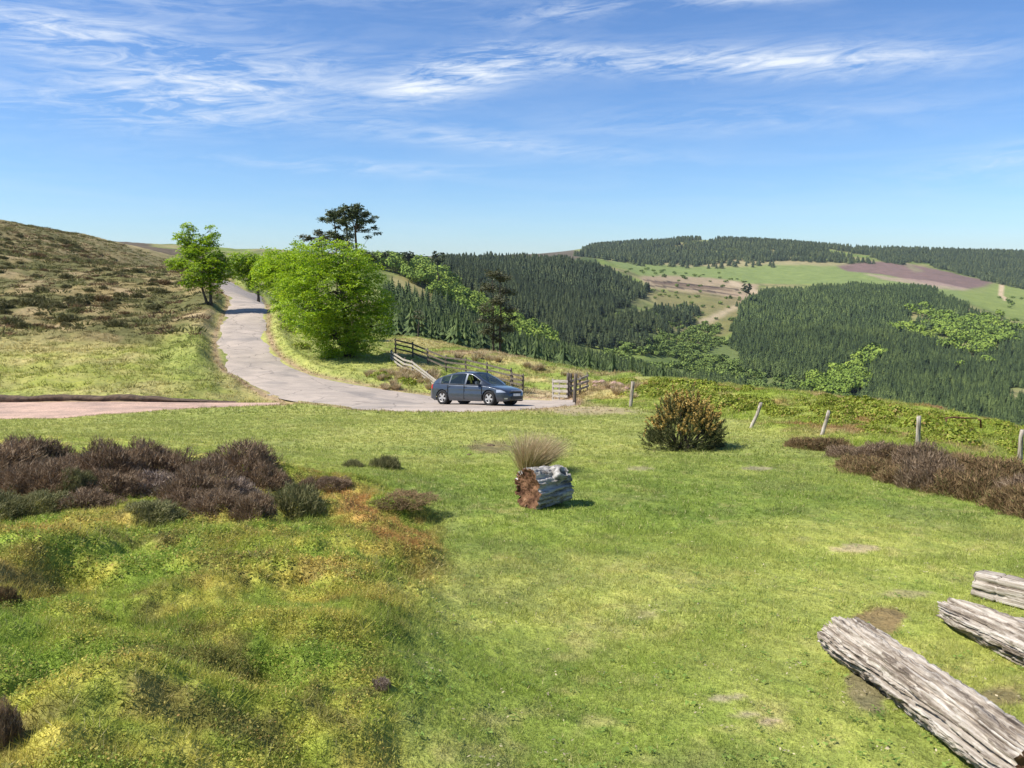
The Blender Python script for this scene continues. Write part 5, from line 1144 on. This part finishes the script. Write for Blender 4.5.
def slat_gate():
    Y = 42.3; x0, x1 = su(552.5, 400)[0]*Y, su(567, 400)[0]*Y; g = Vector((x0, Y, float(hz(x0, Y)))); root = thing('slatted_gate', 'pale wooden gate leaf with five slats, standing open beside dark posts', 'gate', g); root.rotation_euler = (0, 0, -R(38)); W = (x1-x0)/math.cos(R(38)); H = 1.27
    for i in range(5):
        z = .12+i*.27; m = MB(); M_ = Matrix.Rotation(-.07, 4, 'Y'); M_.translation = (0, 0, z-.03); m.box((0, -.03, -.075), (W, 0, .075), M_); m.build('rail', M_RAIL, root, bevel=.004)
    for x, w, hh in ((.0, .045, H), (W*.42, .03, H-.12)):
        m = MB(); m.box((x-w, .003, -.05), (x+w, .06, hh)); m.build('stile', M_RAIL, root, bevel=.004)
    for i, (px, h, ww) in enumerate(((566.5, 1.32, .10), (569, 1.18, .09))):
        x = su(px+1.5, 400)[0]*(Y+.25*i); p = Vector((x, Y+.12+.35*i, float(hz(x, Y)))); m = MB(); jag_post(m, (0, 0, -.3), (0.01, 0, h), ww, ww, 90+i); o = m.build('gate_post', M_POSTD, None, True, loc=p)
        tag(o, ['thick dark post hanging the slatted gate', 'second dark post just behind the slatted gate'][i], 'gate post')
slat_gate()
rail_fence('rail_fence', 'short grey fence panel right of the slatted gate, half hidden by grass', 'fence', [(570, 398, 42.6), (580, 399, 42.6), (587, 399, 43)], .95, (.92, .62, .32), M_POSTD, M_POST, .045)
def rusty():
    g = gnd(944, 425, 12, 60); root = thing('fallen_branch', 'rust-brown broken branch lying across the bank behind the heather hedge', 'branch', g); m = MB(); k = g.y/F
    m.tube([(0, 0, .22), (10*k, .05, .25), (22*k, .05, .22), (33*k, 0, .23)], [.02, .03, .026, .02], 8, wob=.4); m.tube([(33*k, 0, .23), (37*k, 0, .15), (38*k, 0, -.1)], [.02, .03, .03], 8, wob=.3); m.tube([(2*k, 0, .22), (1*k, 0, -.1)], [.03, .03], 6); m.build('branch', M_ROT, root, True)
rusty()
# loose stones and turf lumps
MS = mat_noise('pale stone', (.30, .26, .21), (.52, .47, .40), 9, .85, .6, .02)
def stone(px, py, w, label, grp='loose stones lying by the path and road', seed=0, flat=.5, mat=None, name='stone', cat='stone'):
    g = gnd(px, py, 3, 100); r = w*g.y/F/2; import bmesh; bm = bmesh.new(); bmesh.ops.create_icosphere(bm, subdivisions=3, radius=r); 
    for v in bm.verts: v.co *= 1+.35*(mnoise.noise(v.co/r*1.3+Vector((seed, 0, 0))))+.12*mnoise.noise(v.co/r*4); v.co.z *= flat
    me = bpy.data.meshes.new(name); bm.to_mesh(me); bm.free(); me.materials.append(mat or MS); o = link(name, me, loc=(g.x, g.y, g.z+r*flat*.3)); tag(o, label, cat, grp)
for i, (px, py, w) in enumerate([(46, 417, 4), (95, 414, 3), (20, 412, 3), (150, 412, 3), (8, 400.5, 5), (70, 399.5, 4), (33, 400, 3)]): stone(px, py, w, 'small pale stone on the gravel path', seed=i)
MTURF = mat_noise('dug turf lump', (.07, .05, .03), (.17, .12, .07), 12, .95, .8, .03)
for i, (px, py, w) in enumerate([(469, 455, 5), (491, 446, 7), (611, 411, 4), (545, 447, 4), (572, 433, 4)]): stone(px, py, w, 'small dark lump of turf lying on the lawn', 'dark turf lumps on the lawn', i+9, .4, MTURF, 'turf_lump', 'turf lump')
for i in range(14):
    q = random.Random(i+70); px = q.gauss(610, 14); stone(px, q.uniform(383, 389), q.uniform(4, 8), 'reddish rock in the pile on the bank right of the gate', 'reddish rocks piled on the bank', i+30, .6, mat_noise('red sandstone', (.26, .16, .12), (.44, .30, .24), 8, .85, .6, .02) if i == 0 else bpy.data.materials['red sandstone'], 'rock', 'rock')
# ------------------------------------------------------------------ the parked hatchback
def paint(name, c, rough=.3, metal=.55, coat=.8):
    m, nt, b, o = nmat(name); b.inputs['Base Color'].default_value = (*c, 1); b.inputs['Roughness'].default_value = rough; b.inputs['Metallic'].default_value = metal; b.inputs['Coat Weight'].default_value = coat; b.inputs['Coat Roughness'].default_value = .06
    f = noise_n(nt, 2.5, 4, coords(nt)); nt.links.new(ramp(nt, f, [(.35, tuple(q*.92 for q in c)), (.65, tuple(q*1.06 for q in c))]), b.inputs['Base Color']); return m
def plainm(name, c, rough=.5, metal=0, spec=.5):
    m, nt, b, o = nmat(name); b.inputs['Roughness'].default_value = rough; b.inputs['Metallic'].default_value = metal; b.inputs['Specular IOR Level'].default_value = spec
    f = noise_n(nt, 9, 3, coords(nt)); nt.links.new(ramp(nt, f, [(.3, tuple(q*.85 for q in c)), (.7, tuple(min(1, q*1.12) for q in c))]), b.inputs['Base Color']); return m
def glass_m():
    m, nt, b, o = nmat('tinted car glass'); b.inputs['Base Color'].default_value = (.02, .03, .035, 1); b.inputs['Roughness'].default_value = .03; b.inputs['Specular IOR Level'].default_value = .9
    t = nt.nodes.new('ShaderNodeBsdfTransparent'); t.inputs[0].default_value = (.62, .70, .70, 1); mx = nt.nodes.new('ShaderNodeMixShader'); mx.inputs[0].default_value = .55
    nt.links.new(b.outputs[0], mx.inputs[2]); nt.links.new(t.outputs[0], mx.inputs[1]); nt.links.new(mx.outputs[0], o.inputs[0]); return m
P_BODY = paint('blue-grey metallic paint', (.062, .072, .088)); P_BLACK = plainm('black plastic', (.018, .018, .02), .5); P_TYRE = plainm('tyre rubber', (.022, .022, .022), .85, 0, .2); P_RIM = plainm('alloy wheel metal', (.55, .52, .48), .35, .6)
P_GLASS = glass_m(); P_IN = plainm('dark car interior', (.03, .03, .035), .8); P_SEAT = plainm('grey seat cloth', (.09, .09, .10), .9); P_LAMP = plainm('clear lamp cover', (.55, .57, .60), .12, .3, .8); P_RED = plainm('red tail lamp', (.35, .02, .02), .2); P_PLATE = plainm('white number plate', (.72, .72, .70), .4); P_CHR = plainm('bright trim', (.65, .65, .66), .2, .9); P_AMB = plainm('amber lamp', (.5, .2, .03), .2)
def car(gx, gy, yaw):
    Lc, Wc = 4.34, 1.84; xf, xr = 1.33, -1.31; R_ = .325
    def I(x, xs, ys): return float(np.interp(x, xs, ys))
    # smooth profiles, front at +x, tail at -x
    hoodx = [-2.17, -2.14, -2.05, -1.8, -1.3, 0, .80, 1.0, 1.4, 1.8, 2.02, 2.13, 2.17]; hoodz = [.62, .80, .93, .985, .975, .93, .905, .90, .84, .75, .66, .56, .44]
    wx = [-2.17, -2.1, -1.95, -1.5, -.5, .6, 1.3, 1.7, 1.95, 2.08, 2.17]; wy = [.66, .76, .84, .905, .92, .92, .905, .86, .77, .66, .50]
    def smooth(xs, ys):
        g = np.linspace(-2.17, 2.17, 435); y = np.interp(g, xs, ys); k = np.hanning(25); k /= k.sum(); yp = np.pad(y, 12, mode='edge'); return lambda x: float(np.interp(x, g, np.convolve(yp, k, 'valid')))
    HZ, WY = smooth(hoodx, hoodz), smooth(wx, wy)
    def zb(x):
        b = I(x, [-2.17, -2.0, -1.7, 1.7, 2.0, 2.17], [.36, .27, .20, .18, .19, .24])
        for c in (xf, xr):
            q = (R_+.055)**2-(x-c)**2
            if q > 0: b = max(b, R_+math.sqrt(q))
        return b
    g = Vector((gx, gy, 0)); fx, fy = math.cos(yaw), math.sin(yaw)
    zf = float(hz_road(gx+fx*xf, gy+fy*xf)); zr = float(hz_road(gx+fx*xr, gy+fy*xr)); pitch = -math.atan2(zf-zr, xf-xr); zl = float(hz_road(gx-fy*.8, gy+fx*.8)); zrr = float(hz_road(gx+fy*.8, gy-fx*.8)); rollv = math.atan2(zl-zrr, 1.6)
    root = thing('parked_car', 'blue-grey five-door hatchback with open front window, parked at the road edge by the gateway', 'car', (gx, gy, (zf+zr)/2+.01)); root.rotation_euler = (rollv, pitch, yaw)
    ns = 124; xs = np.linspace(-2.17, 2.17, ns); prof_t = np.linspace(0, 1, 12); grid = []
    for x in xs:
        b, z, w = zb(x), HZ(x), WY(x); row = []
        mid = .52
        for t in prof_t:                                      # side, sill to shoulder
            zz = b+(z-.045-b)*t; q = (zz-.5)/.5; y = w*(1-.045*q*q-.02*(zz > .78)*(zz-.78)/.15-.05*max(0, (.30-zz)/.15))
            y -= .012*math.exp(-((zz-.62)/.03)**2)*(abs(x) < 1.6)
            row.append((x, y, zz))
        w2 = row[-1][1]
        for k in range(1, 9):                                 # shoulder to the centre line
            s = k/8; yy = w2*(1-s); zz = z-.045+.045*math.sin(min(1, s*4)*math.pi/2)+.03*(1-(1-s)**2)*(x > .8)
            row.append((x, yy, zz))
        grid.append(row)
    G = np.array(grid); nr = G.shape[1]; mb = MB()
    full = np.concatenate([G, (G[:, ::-1]*np.array([1, -1, 1]))[:, 1:]], 1); m_ = full.shape[1]
    fs = []
    for i in range(ns-1):
        for j in range(m_-1):
            cxm = (xs[i]+xs[i+1])/2
            if -1.72 < cxm < .95 and 13 <= j <= m_-15: continue          # opening below the cabin
            fs.append((i*m_+j, (i+1)*m_+j, (i+1)*m_+j+1, i*m_+j+1))
    fs.append(tuple(range(m_))); fs.append(tuple((ns-1)*m_+k for k in range(m_)))
    mb.add(full.reshape(-1, 3).tolist(), fs); mb.build('body', P_BODY, root, True)
    # cabin: belt line to roof
    rx = [-2.02, -1.9, -1.6, -1.2, -.7, -.15, .25, .6, 1.0, 1.22]; rz_ = [1.0, 1.10, 1.25, 1.37, 1.455, 1.49, 1.44, 1.26, 1.02, .905]
    g_ = np.linspace(-2.02, 1.22, 300); yr = np.interp(g_, rx, rz_); k = np.hanning(21); k /= k.sum(); yr2 = np.convolve(np.pad(yr, 10, mode='edge'), k, 'valid'); RZ = lambda x: float(np.interp(x, g_, yr2))
    cx = np.linspace(-2.02, 1.22, 109); nt_ = 12; cg = []
    for x in cx:
        zb_ = HZ(x)-.03; zt = max(RZ(x), zb_+.004); wb_ = WY(x)*(.955 if x > -1.6 else .955-.10*(-1.6-x)/.42)*(1-.30*max(0, (x-.75)/.47)**1.5); h = zt-zb_; row = []
        wt = wb_-.235*min(1, h/.5)
        for t in np.linspace(0, 1, nt_): row.append((x, wb_+(wt-wb_)*t**1.15, zb_+(h-.035*min(1, h/.3))*t))
        for s in np.linspace(0, 1, 8)[1:]: row.append((x, wt*(1-s), zb_+h-.035*min(1, h/.3)+(.035*min(1, h/.3))*math.sin(min(1, s*3)*math.pi/2)+.02*(1-(1-s)**2)*min(1, h/.3)))
        cg.append(row)
    CG = np.array(cg); fullc = np.concatenate([CG, (CG[:, ::-1]*np.array([1, -1, 1]))[:, 1:]], 1); mc_ = fullc.shape[1]; parts = {}
    for i in range(len(cx)-1):
        xm = (cx[i]+cx[i+1])/2; h = RZ(xm)-HZ(xm)
        for j in range(mc_-1):
            jj_ = j if j < mc_//2 else mc_-2-j; side = 'L' if j < mc_//2 else 'R'; key = 'roof'; zc = (full_z := (fullc[i, j, 2]+fullc[i, j+1, 2])/2)
            if jj_ < nt_-1:
                t = jj_/(nt_-1); top = .86
                # window bands between the pillars
                if t < top and h > .14:
                    xa = xm
                    if -.02+.0 < xa < .86-.0*t and zc < RZ(xa)-.055 and xa < .93-.0*zc: 
                        if xa > .06: key = 'window_front'+side
                        else: key = 'pillar'
                    if -.88 < xa < -.03: key = 'window_rear'+side
                    if -1.42 < xa < -.95 and zc < RZ(xa)-.07: key = 'window_quarter'+side
                    if xa > .80: key = 'roof'
            else:
                if .20 < xm < 1.19 and jj_ > nt_: key = 'windscreen'
                if -1.98 < xm < -1.36 and jj_ > nt_: key = 'rear_window'
            if key == 'pillar': key = 'roof'
            parts.setdefault(key, []).append((i*mc_+j, (i+1)*mc_+j, (i+1)*mc_+j+1, i*mc_+j+1))
    allv = fullc.reshape(-1, 3)
    for key, f in parts.items():
        f = np.array(f); us = np.unique(f); mp = {int(v): n for n, v in enumerate(us)}; m = MB(); m.add(allv[us].tolist(), [tuple(mp[int(q)] for q in ff) for ff in f])
        nm = key.rstrip('LR') if key.startswith('window') else key; nm = {'window_front': 'side_window', 'window_rear': 'side_window', 'window_quarter': 'quarter_window'}.get(nm, nm)
        if key == 'window_frontR': continue                               # wound down
        o = m.build(nm, P_BODY if key == 'roof' else P_GLASS, root, True)
    # inside
    m = MB(); m.box((-1.6, -.80, .35), (1.0, .80, .42)); m.box((.72, -.78, .42), (1.02, .78, .88)); m.box((-1.75, -.78, .42), (-1.55, .78, .90)); m.build('dashboard', P_IN, root)
    for y in (-.38, .38):
        m = MB(); m.box((-.18, y-.24, .42), (.34, y+.24, .58)); M_ = Matrix.Translation((-.20, y, .55))@Matrix.Rotation(-.28, 4, 'Y'); m.box((-.07, -.24, 0), (.06, .24, .58), M_); m.box((-.05, -.13, .60), (.04, .13, .80), M_); m.build('seat', P_SEAT, root, bevel=.02)
    m = MB(); m.box((-1.35, -.6, .42), (-.85, .6, .58)); M_ = Matrix.Translation((-1.3, 0, .55))@Matrix.Rotation(-.28, 4, 'Y'); m.box((-.07, -.62, 0), (.06, .62, .52), M_); m.build('rear_seat', P_SEAT, root, bevel=.02)
    m = MB(); import bmesh
    m.tube([Vector((.55, -.38, .90))+Matrix.Rotation(-.45, 4, 'Y')@Vector((0, .18*math.cos(a), .18*math.sin(a))) for a in [6.283*i/20 for i in range(21)]], .015, 6); m.build('steering_wheel', P_BLACK, root, True)
    # wheels
    def wheel(x, s):
        w = MB(); w_r = [(.215, -.10), (.30, -.105), (.322, -.085), (R_, -.05), (R_, .05), (.322, .085), (.30, .105), (.215, .10), (.205, .0)]; n = 40
        vs = [(r*math.cos(6.283*i/n), y, r*math.sin(6.283*i/n)) for i in range(n) for r, y in w_r]; k = len(w_r); w.add(vs, [(i*k+j, i*k+(j+1) % k, ((i+1) % n)*k+(j+1) % k, ((i+1) % n)*k+j) for i in range(n) for j in range(k)])
        o = w.build('wheel', P_TYRE, root, True, loc=(x, s*.80, R_)); r_ = MB(); so_ = s*.085
        rim = [(.222, so_*.9), (.205, so_*1.1), (.190, so_*.95), (.190, so_*.3)]
        vs = [(r*math.cos(6.283*i/n), y, r*math.sin(6.283*i/n)) for i in range(n) for r, y in rim]; k = 4; r_.add(vs, [(i*k+j, i*k+j+1, ((i+1) % n)*k+j+1, ((i+1) % n)*k+j) for i in range(n) for j in range(k-1)])
        for q in range(5):
            M_ = Matrix.Rotation(6.283*q/5+.3, 4, 'Y'); y0, y1 = sorted((so_*.75, so_*1.05)); r_.box((.03, y0, -.042), (.196, y1, .042), M_)
        y0, y1 = sorted((so_*.7, so_*1.12)); r_.tube([(0, y0, 0), (0, y1, 0)], .058, 16); r_.build('rim', P_RIM, o)
        d_ = MB(); d_.tube([(0, so_*.2, 0), (0, so_*.3, 0)], .19, 24); d_.build('brake_disc', P_BLACK, o)
    for x in (xf, xr):
        for s in (-1, 1): wheel(x, s)
    m = MB()                                                            # wheel housings and floor pan
    for x in (xf, xr):
        for s in (-1, 1): m.tube([(x, s*.55, R_+.02), (x, s*.84, R_+.02)], R_+.03, 24)
    m.box((-1.9, -.78, .20), (1.85, .78, .34)); m.build('underbody', P_BLACK, root)
    # lamps, grille, plate, mirrors, handles, trim
    def surf_patch(name, mat, x0, x1, z0, z1, s, off=.006, nn=10):
        m = MB(); vs = []
        for a in range(nn+1):
            for b in range(nn+1):
                x = x0+(x1-x0)*a/nn; z = z0+(z1-z0)*b/nn; q = (z-.5)/.5; y = WY(x)*(1-.045*q*q-.02*(z > .78)*(z-.78)/.15); z = min(z, HZ(x)-.02); vs.append((x+.004, s*(y+off), z))
        m.add(vs, [(a*(nn+1)+b, (a+1)*(nn+1)+b, (a+1)*(nn+1)+b+1, a*(nn+1)+b+1) for a in range(nn) for b in range(nn)]); return m.build(name, mat, root, True)
    for s in (-1, 1):
        surf_patch('headlight', P_LAMP, 1.70, 2.12, .58, .70, s); surf_patch('tail_lamp', P_RED, -2.12, -1.93, .72, 1.0, s); surf_patch('fog_lamp', P_CHR, 2.02, 2.12, .29, .35, s)
        m = MB(); M_ = Matrix.Translation((.78, s*.99, .99)); m.box((-.09, -.09, -.07), (.07, .09, .07), M_); m.build('mirror', P_BODY, root, bevel=.03)
        for x in (-.05, -1.0): m = MB(); m.box((x-.02, s*.905-.02, .80), (x+.16, s*.905+.02, .83)); m.build('door_handle', P_BODY, root, bevel=.008)
        m = MB(); m.box((-.95, s*.905-.02, .455), (1.0, s*.905+.022, .50)); m.build('rub_strip', P_BODY, root, bevel=.006)
        for x in (.95, -.03, -.97):                                       # door shut lines
            m = MB(); m.box((x-.004, s*.915-.02, .27), (x+.004, s*.915+.006, .90)); m.build('door_seam', P_BLACK, root)
    m = MB(); m.box((2.12, -.42, .28), (2.19, .42, .42)); m.build('lower_grille', P_BLACK, root, bevel=.01); m = MB(); m.box((2.09, -.40, .56), (2.165, .40, .63)); m.build('upper_grille', P_BLACK, root, bevel=.01)
    m = MB(); m.box((2.19, -.26, .425), (2.205, .26, .535)); o = m.build('number_plate', P_PLATE, root, bevel=.003)
    m = MB(); m.tube([(2.168, y, .655) for y in (-.38, 0, .38)], .012, 6); m.build('grille_trim', P_CHR, root)
    for s in (-1, 1):
        mb2 = MB(); mb2.tube([(x, s*(WY(x)*.955), HZ(x)-.015) for x in np.linspace(-1.4, .8, 12)], .010, 6); mb2.build('window_trim', P_BLACK, root)
    return root
def hz_road(x, y): return h_smooth(x, y)[0]+.012+.05*.5
g = gnd(474, 404, 20, 80)
car(su(477, 400)[0]*37.2, 37.2, -R(35)).scale = (1.06, 1.06, 1.06)
